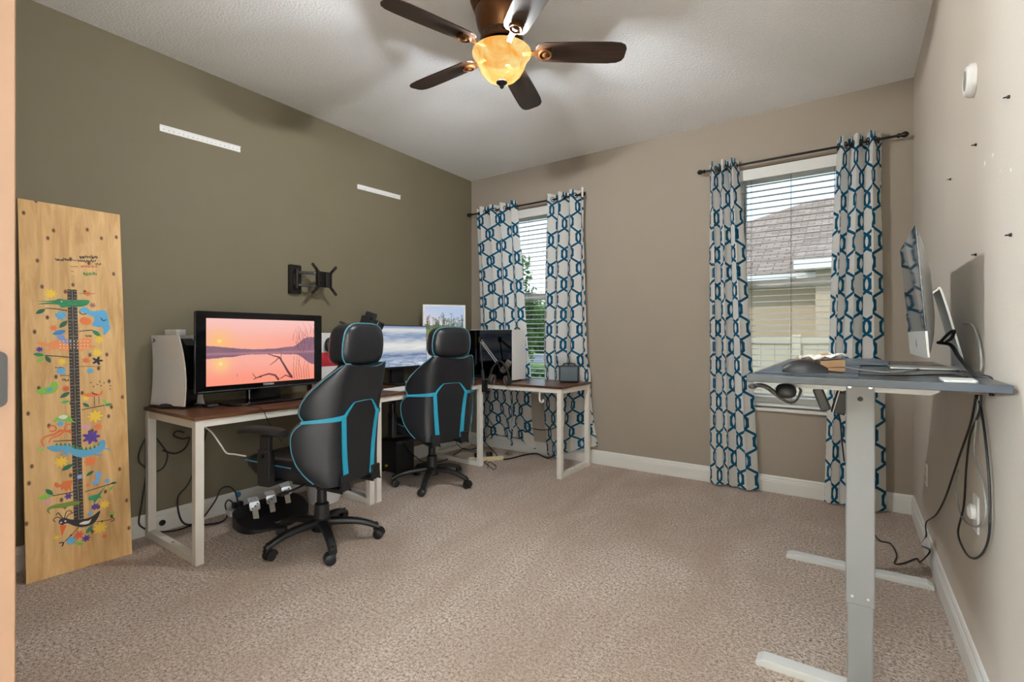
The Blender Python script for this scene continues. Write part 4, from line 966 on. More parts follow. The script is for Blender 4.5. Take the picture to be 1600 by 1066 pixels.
sticker('painted_spots', [circle(*C2(x, y), 0.0032, 6) for x in range(360, 590, 26) for y in (452, 478, 502)], (250, 214, 180), 2)
sticker('painted_saddle', [smooth2([C2(*p) for p in ((330, 420), (380, 405), (400, 440), (440, 440), (430, 468), (380, 460))])], (120, 152, 214), 1)
sticker('painted_black_bug', [flower(C2(640, 600), rad(C2, (640, 600), 34), 5, 0.6)], BLACK, 2)
sticker('painted_green_bird', [smooth2([C2(*p) for p in ((176, 826), (230, 806), (280, 790), (296, 762), (330, 762), (342, 800), (320, 836), (260, 852), (200, 852))])], LGREEN, 2)
sticker('painted_blue_wing', [smooth2([C2(*p) for p in ((248, 822), (280, 806), (300, 812), (276, 832))])], (82, 170, 210), 4)
sticker('painted_fox', [smooth2([C2(*p) for p in ((528, 850), (560, 848), (610, 842), (650, 850), (680, 824), (672, 858), (630, 868), (560, 872))])], ORANGE, 2)
sticker('painted_antlers', [circle(*C2(x, y), 0.003, 8) for x, y in ((590, 766), (656, 758), (728, 754), (640, 780), (690, 768), (738, 790), (610, 796), (668, 790), (736, 815))]+[stroke([C2(600, 836), C2(610, 850), C2(640, 856)], 0.004), stroke([C2(616, 868), C2(618, 940)], 0.002), stroke([C2(650, 866), C2(652, 932)], 0.002)], (44, 30, 40), 4)
sticker('painted_turtle', [smooth2([C3(*p) for p in ((240, 76), (262, 44), (300, 30), (340, 40), (356, 66), (374, 78), (330, 74), (280, 66))])], LGREEN, 2)
sticker('painted_shell', [smooth2([C3(*p) for p in ((270, 44), (300, 32), (326, 40), (310, 56), (286, 56))])], (232, 240, 226), 4)
sticker('painted_octopus', [stroke([C3(*p) for p in ((210, 116), (222, 98), (246, 98), (258, 116), (240, 130), (216, 126))], 0.006), stroke([C3(*p) for p in ((352, 86), (320, 92), (308, 114), (322, 128), (346, 120))], 0.006), stroke([C3(*p) for p in ((280, 124), (250, 146), (200, 160), (170, 186), (186, 222))], 0.012, 0.004), stroke([C3(*p) for p in ((300, 134), (270, 156), (230, 170), (212, 200))], 0.010, 0.004), stroke([C3(*p) for p in ((270, 126), (330, 130), (350, 146))], 0.012, 0.006)], (224, 112, 56), 2)
sticker('painted_dragon', [smooth2([C3(*p) for p in ((200, 226), (240, 214), (300, 216), (330, 212), (370, 234), (440, 240), (500, 222), (520, 186), (546, 184), (550, 216), (530, 248), (480, 268), (420, 284), (370, 278), (330, 254), (310, 270), (300, 246), (260, 252), (226, 244))])], (96, 172, 214), 3)
sticker('painted_dragon_spikes', [[C3(x, y), C3(x+11, y-20), C3(x+22, y+2)] for x, y in ((250, 216), (275, 216), (300, 214), (325, 218), (350, 228), (375, 236), (400, 240), (425, 240), (450, 236), (475, 228), (500, 214))], GREEN, 2)
sticker('painted_dragon_legs', [stroke([C3(*p) for p in ((520, 232), (560, 234), (582, 242))], 0.006, 0.004), stroke([C3(*p) for p in ((480, 262), (510, 270), (536, 272))], 0.006, 0.004), stroke([C3(*p) for p in ((296, 252), (290, 272))], 0.006), stroke([C3(*p) for p in ((324, 256), (318, 278))], 0.006)], (110, 170, 222), 2)
sticker('painted_lion', [smooth2([C3(*p) for p in ((246, 452), (256, 430), (268, 440), (286, 446), (300, 428), (330, 424), (354, 420), (346, 460), (346, 488), (330, 470), (316, 490), (300, 470), (288, 488), (284, 462), (262, 466))], 2)], (226, 118, 60), 2)
sticker('painted_seahorse', [smooth2([C3(*p) for p in ((486, 374), (524, 370), (522, 402), (508, 440), (486, 448), (466, 436), (490, 420), (494, 398))])], (116, 170, 222), 2)
sticker('painted_green_dinosaur', [smooth2([C3(*p) for p in ((448, 522), (480, 510), (510, 500), (548, 458), (520, 512), (532, 526), (508, 528), (486, 556), (476, 538), (456, 542))])], GREEN, 2)
sticker('painted_lizard', [smooth2([C3(*p) for p in ((392, 544), (350, 546), (300, 556), (250, 566), (210, 584), (202, 606), (224, 622), (214, 600), (240, 588), (300, 586), (340, 574), (394, 564))], 2)], (118, 140, 52), 2)
sticker('painted_black_bird', [smooth2([C3(*p) for p in ((282, 668), (310, 646), (350, 654), (420, 652), (470, 636), (518, 602), (502, 650), (470, 684), (410, 700), (360, 690), (322, 676), (290, 688))])], BLACK, 4)
sticker('painted_bird_head', [circle(*C3(298, 664), 0.0155, 18)]+[stroke([C3(*p) for p in q], 0.003) for q in (((290, 650), (262, 640), (240, 656), (252, 668)), ((296, 646), (270, 614), (256, 630)), ((306, 646), (320, 606), (346, 604), (350, 620)), ((312, 650), (336, 622), (366, 614), (366, 632)))], (44, 22, 44), 5)
sticker('painted_beak', [[C3(278, 690), C3(320, 686), C3(292, 752)]], (226, 104, 44), 6)
sticker('painted_bird_legs', [stroke([C3(500, 668), C3(590, 654)], 0.0028), stroke([C3(392, 700), C3(346, 748), C3(302, 792)], 0.0028), stroke([C3(582, 640), C3(606, 652)], 0.004), stroke([C3(582, 668), C3(606, 656)], 0.004), stroke([C3(274, 794), C3(300, 792), C3(292, 814)], 0.005), circle(*C3(530, 664), 0.004, 8), circle(*C3(346, 748), 0.004, 8)], BLACK, 4)
sticker('painted_wing', [smooth2([C3(*p) for p in ((394, 680), (420, 666), (452, 660), (466, 650), (452, 676), (420, 684))])], (232, 226, 218), 6)
sticker('painted_eyes', [circle(*C3(286, 672), 0.004, 8), circle(*C3(312, 664), 0.004, 8), circle(*C2(368, 152), 0.003, 8)], (240, 240, 236), 6)
# handwriting beside the ruler
def scrawl(f_, x0, x1, y, h_, n, rgb, w=0.0022, seed=0):
    r = random.Random(seed); pts = []
    for k in range(n): pts.append(f_(x0+(x1-x0)*k/(n-1)+r.uniform(-3, 3), y+(h_ if k % 2 else -h_)*r.uniform(0.3, 1)))
    sticker('handwriting', [stroke(pts, w, w, 3)], rgb, 2)
scrawl(C1, 322, 436, 514, 14, 15, BLACK, 0.0028, 1); scrawl(C1, 490, 630, 524, 12, 17, BLACK, 0.0028, 2); scrawl(C1, 508, 640, 494, 12, 24, BLACK, 0.0045, 3); scrawl(C1, 624, 668, 546, 12, 6, BLACK, 0.0028, 4)
scrawl(C1, 512, 640, 564, 10, 18, (206, 92, 50), 0.0024, 5); scrawl(C1, 530, 636, 622, 18, 15, (64, 140, 70), 0.0024, 6); scrawl(C2, 500, 622, 92, 6, 16, (90, 70, 50), 0.0014, 7)
scrawl(C2, 322, 384, 652, 6, 10, (30, 60, 90), 0.002, 8); scrawl(C2, 360, 430, 712, 8, 12, (70, 50, 60), 0.0018, 9); scrawl(C2, 372, 424, 746, 14, 9, BLACK, 0.002, 10); scrawl(C2, 500, 668, 644, 6, 18, (70, 60, 50), 0.0014, 11); scrawl(C2, 548, 600, 412, 8, 9, BLACK, 0.002, 12)
sticker('handwriting', [stroke([C1(452, 516), C1(484, 520)], 0.003), stroke([C1(436, 566), C1(490, 566)], 0.002)]+[stroke([C1(x, y), C1(x+22, y+3)], 0.002) for x, y in ((438, 600), (442, 638), (442, 656), (444, 674))]+[circle(*C1(448, y), 0.0012, 6) for y in range(250, 500, 32)], (60, 40, 24), 2)

# ================================================================== PEDALS, CABLES AND BOXES UNDER THE DESKS
M_pedal = plain('pedal_metal', (206, 208, 212), 0.35, 0.35)
pd = thing('pedal_set', 'black racing pedal base with three perforated metal pedals under the desk', 'pedals', (-2.90, 1.60, 0))
outl = [(-3.00, 1.46), (-3.00, 1.80), (-2.86, 1.82), (-2.77, 1.76), (-2.73, 1.66), (-2.725, 1.56), (-2.75, 1.46), (-2.80, 1.40), (-2.92, 1.40)]
outl = [(p.x, p.y) for p in catmull([Vector((x, y, 0)) for x, y in outl], 4, True)]
g = MB(); zt = lambda x: 0.018+0.10*max(0, (-2.72-x)/0.34)
g.grid([[Vector((x, y, 0.0)) for x, y in outl], [Vector((x, y, zt(x)-0.008)) for x, y in outl], [Vector((-2.90+(x+2.90)*0.95, 1.6+(y-1.6)*0.95, zt(x))) for x, y in outl]], True); n = len(outl)
g.f.append(tuple(range(n-1, -1, -1))); g.f.append(tuple(2*n+k for k in range(n)))
pbase = part('pedal_base', g, M_black, pd, smooth=40)
for k, (px_, py_) in enumerate(((397, 800), (423, 789), (447, 775))):
    base = PZ(px_+3, py_+8, 0.095); base.x = max(-2.93, min(-2.80, base.x))
    base = PX(px_+3, py_+8, -2.855); w_ = 0.056
    Mp = frame(base, (0.25, 1, 0), (-0.55, 0.1, 0.85))
    part('pedal_stem', MB().prism(rrect(0.030, 0.062, 0.004), 0.004, Mp @ Matrix.Translation((0, 0.018, 0))), plain('pale_pedal_stem', (196, 188, 176), 0.4, 0.3), pd, bevel=0.001)
    part('pedal_plate', MB().prism(rrect(w_, 0.050, 0.010, cy=0.062), 0.004, Mp @ Matrix.Translation((0, 0, 0.006)), [circle(x, y, 0.0045, 8) for x, y in ((-0.014, 0.050), (0.003, 0.062), (0.016, 0.075))]), M_pedal, pd)
    Mq = Mp @ Matrix.Translation((0, 0.0865, 0.006)) @ Matrix.Rotation(math.radians(-38), 4, 'X')
    part('pedal_plate', MB().prism(rrect(w_, 0.046, 0.010, cy=0.023), 0.004, Mq, [circle(x, y, 0.0045, 8) for x, y in ((-0.014, 0.018), (0.012, 0.026))]), M_pedal, pd)
text_mesh('brand_lettering', 'Logitech G', 0.022, Matrix.Translation(pd.location).inverted() @ frame((-2.755, 1.60, zt(-2.755)+0.0015), (0.02, 1, 0), (-0.95, 0, 0.29)), M_white, pd)
def cable(name, pts, r, mat, lab, cat='cable', group=None, sub=8): return one(name, MB().tube(pts, r, 7, sub), mat, lab, cat, group, smooth=180)
W0 = XL+0.02
def wp(*uv): return [PX(u, v, W0) for u, v in uv]
cable('cable', wp((228, 684), (218, 706), (218, 722), (229, 733))+[PX(228, 745, W0), PX(221, 790, W0), PX(217, 815, W0), PX(222, 824, W0), PX(236, 830, W0+0.01)], 0.0045, M_cable, 'black cable looping behind the desk leg nearest the pine board')
cable('cable', [PX(242, 682, W0), PX(256, 700, W0), PX(262, 712, W0), PX(256, 730, W0), PX(243, 738, W0)], 0.004, M_cable, 'small black cable loop hanging inside the near desk frame')
cable('cable', [PX(288, 676, W0+0.03), PX(276, 674, W0+0.03), PX(272, 681, W0+0.03), PX(286, 686, W0+0.03), PX(296, 684, W0+0.03), PX(290, 700, W0+0.02), PX(274, 709, W0+0.02), PX(254, 704, W0+0.02)], 0.0045, M_cable, 'coiled black cable high behind the near desk frame')
cable('cable', [PX(326, 664, W0), PX(320, 685, W0), PX(312, 712, W0), PX(295, 755, W0), PX(279, 775, W0), PX(278, 795, W0), PX(284, 814, W0), PX(295, 820, W0+0.02), PX(312, 815, W0+0.03), PX(335, 785, W0+0.02), PX(345, 765, W0+0.02), PX(358, 761, W0+0.02), PX(368, 770, W0+0.03), PX(372, 788, W0+0.05)], 0.0045, M_cable, 'long black cable drooping along the baseboard below the television')
fz = lambda u, v, z=0.008: PZ(u, v, z)
cable('cable', [fz(242, 831), fz(262, 831), fz(283, 827), fz(300, 821), fz(320, 820), fz(345, 816), PX(355, 806, W0+0.05), PX(352, 790, W0+0.03), PX(356, 782, W0+0.03), PX(362, 784, W0+0.04), PX(367, 792, W0+0.06)], 0.0045, M_cable, 'black cable lying on the carpet behind the near desk leg')
cable('cable', [PX(314, 664, -2.70), PX(330, 675, -2.68), PX(345, 696, -2.62), PX(354, 708, -2.58), PX(366, 710, -2.55), PX(384, 713, -2.55)], 0.004, M_cablew, 'white cable sagging from the desk edge to the front chair seat')
cable('cable', [PZ(365, 634, DT+0.004), PZ(400, 636, DT+0.004), PX(411, 641, -2.585), PX(416, 652, -2.58), PX(424, 668, -2.58), PX(440, 690, -2.56)], 0.0022, M_cable, 'thin dark cable running over the desk edge below the television')
bt = thing('cable_tie', 'small blue cable tie around the cables above the baseboard', 'cable tie', PX(372, 773, W0+0.03))
part('tie_strap', MB().ellipsoid((0, 0, 0), (0.012, 0.016, 0.018), 12, 8, 0.8), plain('blue_plastic', (36, 110, 168), 0.5), bt, local=True, smooth=180)
ps2 = thing('power_strip', 'white power strip against the baseboard beside the racing pedals', 'power strip', (-3.17, 1.60, 0), 0, 'power strips')
part('strip_body', MB().box((-0.03, -0.12, 0.0), (0.03, 0.12, 0.04)), M_white, ps2, local=True, bevel=0.005)
for k, y in enumerate((-0.08, -0.045)): part('plug', MB().box((-0.018, y-0.012, 0.04), (0.018, y+0.012, 0.075)), M_black, ps2, local=True, bevel=0.004)
gp = thing('baseboard_port', 'round black cable port set in the white baseboard', 'cable port', PX(253.5, 817, XL+0.0145))
part('port_ring', MB().lathe([(0.0165, 0), (0.0165, 0.003), (0.012, 0.004), (0.011, 0.001), (0.001, 0.001)], n=20, M=Matrix.Rotation(PI/2, 4, 'Y')), M_black, gp, local=True, smooth=40)
sb = thing('subwoofer', 'black box speaker on the carpet under the middle desk', 'speaker', (-3.10, 2.80, 0))
part('cabinet', MB().box((-0.11, -0.10, 0.01), (0.09, 0.10, 0.27)), M_black, sb, local=True, bevel=0.004)
part('grille', MB().box((0.09, -0.09, 0.03), (0.094, 0.09, 0.26)), M_rubber, sb, local=True, bevel=0.002)
part('jack', MB().cyl((-0.02, -0.10, 0.06), (-0.02, -0.112, 0.06), 0.010, n=14), plain('yellow_plastic', (214, 176, 40), 0.5), sb, local=True)
for x in (-0.09, 0.07):
    for y in (-0.08, 0.08): part('foot', MB().cyl((x, y, 0), (x, y, 0.012), 0.012, n=12), M_rubber, sb, local=True)
wbx = thing('waste_bin', 'white plastic bin on the carpet behind the front chair', 'bin', (-2.93, 1.99, 0))
part('bin_body', MB().lathe([(0.085, 0), (0.10, 0.005), (0.115, 0.13), (0.117, 0.13), (0.110, 0.126), (0.096, 0.01), (0.001, 0.008)], n=28), M_white, wbx, local=True, smooth=40)
part('rim', MB().tube([(0.116*math.cos(2*PI*k/28), 0.116*math.sin(2*PI*k/28), 0.131) for k in range(28)], 0.003, 6, 1, True), M_white, wbx, local=True, smooth=60)
p0, p1 = PZ(731, 722), PZ(786, 718); mid = (p0+p1)/2; mid.z = 0
ps = thing('power_strip', 'beige power strip with black plugs on the carpet by the corner desk', 'power strip', mid, math.atan2((p1-p0).y, (p1-p0).x), 'power strips'); L = (p1-p0).length
part('strip_body', MB().box((-L/2, -0.026, 0), (L/2, 0.026, 0.038)), M_beige, ps, local=True, bevel=0.005)
for x in (-0.09, -0.055, 0.02, 0.05): part('plug', MB().box((x-0.013, -0.016, 0.038), (x+0.013, 0.016, 0.075)), M_black, ps, local=True, bevel=0.004)
q = lambda u, v, y: PY(u, v, y)
cable('cable', [fz(787, 718, 0.02), fz(800, 716), fz(820, 711), fz(838, 709), fz(850, 714), fz(857, 716), q(866, 712, 3.80)], 0.006, M_cable, 'thick black cable from the beige power strip to the curtain')
cable('cable', [fz(757, 722), fz(768, 716), fz(776, 711, 0.05), q(758, 690, 3.62), q(766, 678, 3.62), q(772, 668, 3.62), q(757, 648, 3.62)], 0.004, M_cable, 'black cable climbing from the beige power strip below the microphone')
cable('cable', [fz(756, 722), fz(764, 728), fz(772, 734), fz(775, 728), fz(764, 722), fz(762, 732)], 0.0025, M_cable, 'thin black cable tangle on the carpet by the corner desk leg')
cable('cable', [q(819, 664, 3.86), q(830, 669, 3.80), q(845, 672, 3.79), q(858, 671, 3.79), q(868, 668, 3.80), q(880, 658, 3.86)], 0.004, M_cable, 'black cable slung between the two curtains below the corner window')
cable('cable', [PX(630, 690, -3.0), PX(640, 705, -3.0), PX(655, 718, -2.98), fz(664, 722), fz(690, 721), fz(716, 707, 0.03), fz(724, 701, 0.05), fz(735, 703, 0.03), fz(745, 700, 0.03)], 0.0045, M_cable, 'black cable arching behind the rear chair base')
cable('cable', [PX(712, 690, -3.1), PX(718, 698, -3.1), PX(726, 703, -3.05), fz(736, 706, 0.06), fz(744, 704, 0.05)], 0.003, M_cable, 'thin dark cable hanging behind the rear chair')
hk = thing('desk_hook', 'small white hook under the corner desk rail', 'hook', PY(843, 612, 3.37))
hz = hk.location.z
part('hook_body', MB().tube([(0, 0, 0), (0, 0, -0.055), (0.004, 0, -0.075), (0.018, 0, -0.085), (0.032, 0, -0.078), (0.035, 0, -0.062)], 0.008, 8, 4), M_white, hk, local=True, smooth=60)

# ================================================================== MIDDLE DESK: MONITOR, PORTRAIT MONITOR, CAMERA, PAPERS
MX = -3.06
my1 = PX(667, 540, MX).y; my0 = my1-0.60; mz1, mz0 = PX(667, 509.5, MX).z, PX(664, 573, MX).z-0.004
mo = thing('computer_monitor', 'black widescreen monitor showing foamy sea waves', 'monitor', (MX-0.05, (my0+my1)/2, DT))
part('monitor_shell', MB().box((MX-0.03, my0, mz0), (MX-0.001, my1, mz1)), M_black, mo, bevel=0.004)
picture('screen', my1-my0-0.016, mz1-mz0-0.026, 220, 130, waves, Matrix.Translation(mo.location).inverted() @ frame((MX+0.0004, (my0+my1)/2, (mz0+mz1)/2+0.006), (0, 1, 0), (0, 0, 1)), mo)['label'] = 'foamy sea wave picture'
part('stand_neck', MB().box((MX-0.065, (my0+my1)/2-0.07, DT+0.012), (MX-0.03, (my0+my1)/2+0.06, (mz0+mz1)/2)), M_black, mo, bevel=0.006)
part('stand_base', MB().box((MX-0.09, (my0+my1)/2-0.13, DT), (MX+0.10, (my0+my1)/2+0.13, DT+0.012)), M_black, mo, bevel=0.005)
pc_ = Vector((-2.985, 3.245, 0)); nd = Vector((0.80, -0.60, 0)); xd = Vector((0.60, 0.80, 0)); ph_w, ph0, ph1 = 0.385, 0.84, 1.405
pm = thing('portrait_monitor', 'slim white upright monitor showing reeds by a lake', 'monitor', (pc_.x, pc_.y, DT))
Mpm = frame((pc_.x, pc_.y, (ph0+ph1)/2), xd, (0, 0, 1))
part('monitor_shell', MB().prism(rrect(ph_w, ph1-ph0, 0.006), 0.022, Mpm @ Matrix.Translation((0, 0, -0.022))), M_white, pm, bevel=0.003)
picture('screen', ph_w-0.028, ph1-ph0-0.03, 120, 180, marsh, Matrix.Translation(pm.location).inverted() @ Mpm @ Matrix.Translation((0, 0, 0.0005)), pm)['label'] = 'reeds and lake picture'
part('stand_neck', MB().cbox((0, -0.215, -0.04), (0.05, 0.34, 0.03), Mpm), M_white, pm, bevel=0.004)
part('stand_base', MB().box((-0.11, -0.09, 0), (0.11, 0.09, 0.012), Matrix.Translation((pc_.x, pc_.y, DT)) @ Matrix.Rotation(math.atan2(xd.y, xd.x), 4, 'Z')), M_white, pm, bevel=0.004)
tc_ = Vector((-2.93, 2.335, DT)); tpz = 1.175
tr = thing('tripod', 'black tabletop tripod on the middle desk holding the camera', 'tripod', tc_)
part('column', MB().cyl((tc_.x, tc_.y, DT+0.06), (tc_.x, tc_.y, tpz-0.012), 0.010), M_black, tr, smooth=60)
for k in range(3):
    a = 2*PI*k/3+0.5; part('leg', MB().cyl((tc_.x+0.012*math.cos(a), tc_.y+0.012*math.sin(a), tpz-0.16), (tc_.x+0.13*math.cos(a), tc_.y+0.13*math.sin(a), DT+0.002), 0.009, 0.006, 10), M_black, tr, smooth=60)
part('head', MB().cbox((tc_.x, tc_.y, tpz-0.006), (0.055, 0.055, 0.012)), M_black, tr, bevel=0.002)
part('pan_handle', MB().cyl(PY(531, 503, tc_.y-0.13), (tc_.x, tc_.y, tpz-0.02), 0.009, 0.006, 10), M_black, tr, smooth=60)
dc = thing('camera', 'black digital camera with lens mounted above the monitor edge', 'camera', (tc_.x, tc_.y, tpz+0.001), math.radians(28))
Rc = Matrix.Rotation(math.radians(18), 4, 'Y')
bd = part('camera_body', MB().box((-0.035, -0.06, 0.008), (0.03, 0.065, 0.095), Rc).box((-0.045, 0.03, 0.008), (-0.02, 0.068, 0.09), Rc), M_black, dc, local=True, bevel=0.008)
part('viewfinder', MB().prism([(-0.035, 0.0), (0.035, 0.0), (0.022, 0.035), (-0.022, 0.035)], 0.07, Rc @ frame((0.045, 0.0, 0.093), (0, 1, 0), (0, 0, 1)) @ Matrix.Translation((0, 0, -0.07))), M_black, dc, local=True, bevel=0.004)
part('lens', MB().lathe([(0.036, 0), (0.036, 0.03), (0.033, 0.032), (0.034, 0.055), (0.031, 0.058), (0.031, 0.085), (0.026, 0.085), (0.024, 0.07), (0.001, 0.07)], n=24, M=Rc @ Matrix.Translation((0.03, 0.0, 0.052)) @ Matrix.Rotation(PI/2, 4, 'Y')), M_black, dc, local=True, smooth=40)
part('lens_ring', MB().lathe([(0.0345, 0.0), (0.0345, 0.004)], n=24, M=Rc @ Matrix.Translation((0.086, 0.0, 0.052)) @ Matrix.Rotation(PI/2, 4, 'Y')), M_chrome, dc, local=True, smooth=40)
part('mode_dial', MB().lathe([(0.012, 0), (0.012, 0.010), (0.009, 0.011)], n=16, M=Rc @ Matrix.Translation((-0.005, 0.045, 0.095))), M_black, dc, local=True, smooth=40)
for k, (u, v, a, dz) in enumerate(((628, 607.5, 8, 0.0), (655, 606.5, -6, 0.0012))):
    c_ = PZ(u, v, DT); s_ = one('paper_sheet', MB().box((-0.105, -0.15, 0), (0.105, 0.15, 0.001)), M_paper, ('white paper sheet nearest the front chair on the middle desk', 'white paper sheet under the notebooks on the middle desk')[k], 'paper', 'loose papers on the middle desk')
    s_.location = (min(c_.x, -2.72), c_.y, DT+0.0004+dz); s_.rotation_euler = (0, 0, math.radians(a))
for k, (hh_, col, dx, a) in enumerate(((0.020, (214, 176, 168), 0.0, 10), (0.017, (232, 222, 208), 0.008, 4))):
    nb = thing('notebook', ('pinkish notebook, lower of the two on the middle desk', 'cream notebook on top of the pinkish notebook')[k], 'notebook', (-2.80+dx, 2.80, DT+0.003+(0 if k == 0 else 0.021)), math.radians(a), 'notebooks on the middle desk')
    part('cover', MB().box((-0.088, -0.12, hh_-0.002), (0.088, 0.12, hh_)).box((-0.088, -0.12, 0), (0.088, 0.12, 0.002)).box((-0.088, -0.12, 0.002), (-0.085, 0.12, hh_-0.002)), plain('cover_%d' % k, col, 0.6), nb, local=True)
    part('pages', MB().box((-0.085, -0.117, 0.002), (0.085, 0.117, hh_-0.002)), M_paper, nb, local=True)
wc = thing('webcam_light', 'small black desk gadget with a round brass lens behind the notebooks', 'gadget', (-3.05, 2.985, DT), math.radians(-35))
part('gadget_base', MB().box((-0.035, -0.045, 0), (0.035, 0.045, 0.014)), M_black, wc, local=True, bevel=0.004)
part('gadget_body', MB().box((-0.03, -0.035, 0.014), (0.02, 0.035, 0.095), Matrix.Rotation(math.radians(8), 4, 'Y')), M_black, wc, local=True, bevel=0.008)
part('lens', MB().lathe([(0.020, 0), (0.020, 0.014), (0.015, 0.016), (0.013, 0.010), (0.001, 0.010)], n=20, M=Matrix.Translation((0.026, 0.01, 0.058)) @ Matrix.Rotation(PI/2+0.12, 4, 'Y')), plain('brass', (206, 178, 116), 0.3, 0.8), wc, local=True, smooth=40)
rb = thing('game_box', 'white box with a red stripe between television and front chair headrest', 'box', (-3.13, 2.22, DT))
part('box_body', MB().box((-0.05, -0.16, 0), (0.05, 0.16, 0.42)), M_white, rb, local=True, bevel=0.004)
part('red_band', MB().box((0.05, -0.16, 0.18), (0.0512, 0.16, 0.28)), plain('red_card', (186, 44, 60), 0.5), rb, local=True)
hg_ = thing('game_controller', 'black game controller hung on the white box', 'controller', (-3.055, 2.16, DT+0.36))
part('controller_body', MB().ellipsoid((0, 0, 0), (0.02, 0.07, 0.03), 20, 12, 0.8).ellipsoid((0.0, -0.055, -0.035), (0.016, 0.02, 0.04)).ellipsoid((0.0, 0.055, -0.035), (0.016, 0.02, 0.04)), M_black, hg_, local=True, smooth=180)
part('thumb_stick', MB().cyl((0.016, -0.02, -0.005), (0.032, -0.02, -0.005), 0.008, n=12).cyl((0.016, 0.02, -0.005), (0.032, 0.02, -0.005), 0.008, n=12), M_rubber, hg_, local=True)

# ================================================================== CORNER DESK: TOWER, MICROPHONE, HEADPHONES, SPEAKER
px0, px1, py0, py1, pz1 = -2.885, -2.405, 3.475, 3.690, 1.180
tw = thing('computer_tower', 'white computer tower with dark glass side on the corner desk', 'computer', ((px0+px1)/2, (py0+py1)/2, DT))
fr = MB(); t_ = 0.022
fr.box((px1-t_*0.5, py0, DT+0.012), (px1, py1, pz1)).box((px0, py0, DT+0.012), (px0+t_*0.5, py1, pz1)).box((px0+t_*0.5, py0, pz1-0.012), (px1-t_*0.5, py1, pz1)).box((px0+t_*0.5, py0, DT+0.012), (px1-t_*0.5, py1, DT+0.024)).box((px0+t_*0.5, py1-0.006, DT+0.024), (px1-t_*0.5, py1, pz1-0.012))
part('case', fr, M_white, tw, bevel=0.002)
part('glass_panel', MB().box((px0+0.002, py0-0.006, DT+0.016), (px1-0.002, py0-0.001, pz1-0.002)), M_tint, tw)
part('motherboard', MB().box((px0+0.03, py1-0.03, DT+0.12), (px1-0.12, py1-0.012, pz1-0.03)), plain('board_dark', (20, 24, 30), 0.5), tw)
part('graphics_card', MB().box((px0+0.03, py0+0.03, DT+0.19), (px1-0.16, py1-0.035, DT+0.235)), M_black, tw, bevel=0.004)
part('shroud', MB().box((px0+0.012, py0+0.004, DT+0.026), (px1-0.014, py1-0.008, DT+0.115)), plain('shroud_grey', (60, 62, 68), 0.5), tw, bevel=0.002)
for k in range(3): part('fan', MB().tube([(px1-0.02, (py0+py1)/2+0.055*math.cos(2*PI*j/24), DT+0.19+0.115*k+0.055*math.sin(2*PI*j/24)) for j in range(24)], 0.006, 6, 1, True), M_black, tw, smooth=60)
for x in (px0+0.04, px1-0.04):
    for y in (py0+0.03, py1-0.03): part('foot', MB().box((x-0.015, y-0.012, DT), (x+0.015, y+0.012, DT+0.012)), M_rubber, tw)
MY = 3.305
A0, A1, A2 = PY(757, 617, MY), PY(750.5, 531, MY+0.02), PY(777, 567, MY-0.05)
bm_ = thing('boom_microphone', 'microphone on a black spring boom arm clamped at the desk corner', 'microphone', (A0.x, A0.y, DT-0.1))
part('clamp', MB().box((A0.x-0.022, MY-0.012, DT-0.085), (A0.x+0.022, MY+0.012, DT+0.02)).box((A0.x-0.022, MY, DT+0.001), (A0.x+0.022, MY+0.06, DT+0.014)), M_darkmetal, bm_, bevel=0.004)
part('clamp_screw', MB().cyl((A0.x, MY+0.045, DT-0.075), (A0.x, MY+0.045, DT-0.019), 0.006, n=10).box((A0.x-0.022, MY, DT-0.085), (A0.x+0.022, MY+0.055, DT-0.074)).cyl((A0.x, MY+0.045, DT-0.10), (A0.x, MY+0.045, DT-0.085), 0.018, n=12), M_darkmetal, bm_)
dn = Vector((0.016, 0, 0))
part('lower_arm', MB().cyl(A0+Vector((0, 0, 0.05)), A0.lerp(A1, 0.45), 0.016, 0.015).cyl(A0.lerp(A1, 0.4), A1, 0.006), M_black, bm_, smooth=50)
for s in (-1, 1): part('upper_arm', MB().cyl(A1+dn*s*0.8, A2+dn*s*0.5+Vector((0, 0, 0.004*s)), 0.0045), M_alu, bm_, smooth=50)
part('elbow', MB().cbox(A1, (0.03, 0.02, 0.05)), M_darkmetal, bm_, bevel=0.005)
part('spring', MB().tube([A1.lerp(A2, 0.1+0.45*t/40)+Vector((0.006*math.cos(t*1.6), 0.006*math.sin(t*1.6), 0)) for t in range(41)], 0.0012, 5, 1), M_chrome, bm_)
m0, m1 = PY(785, 581, MY-0.05), PY(796, 565, MY-0.05)
part('microphone_body', MB().cyl(m0, m1, 0.023, 0.026, 20), plain('mic_grey', (120, 112, 100), 0.35, 0.5), bm_, smooth=40)
part('microphone_band', MB().cyl(m0.lerp(m1, 0.42), m0.lerp(m1, 0.56), 0.0272, n=20), M_black, bm_, smooth=40)
part('shock_mount', MB().tube([m0.lerp(m1, 0.3)+0.042*(Vector((math.cos(a), 0, 0))+Vector((0, math.sin(a), 0.0))) for a in [2*PI*k/24 for k in range(24)]], 0.004, 6, 1, True).cyl(A2, m0.lerp(m1, 0.3)+Vector((-0.042, 0, 0)), 0.005), M_black, bm_, smooth=50)
hp_y = MY-0.085
e0, e1, tpp = PY(769, 593, hp_y), PY(792.5, 595, hp_y), PY(781, 563, hp_y)
hp = thing('headphones', 'black over-ear headphones hanging below the boom microphone', 'headphones', ((e0+e1)/2).to_tuple()[:2]+(e0.z-0.05,))
band = [e0+Vector((-0.018, 0, 0.03)), e0.lerp(tpp, 0.5)+Vector((-0.03, 0, 0.02)), tpp+Vector((0, 0, -0.005)), e1.lerp(tpp, 0.5)+Vector((0.03, 0, 0.02)), e1+Vector((0.018, 0, 0.03))]
part('headband', MB().tube(band, 0.008, 8, 6), M_black, hp, smooth=60)
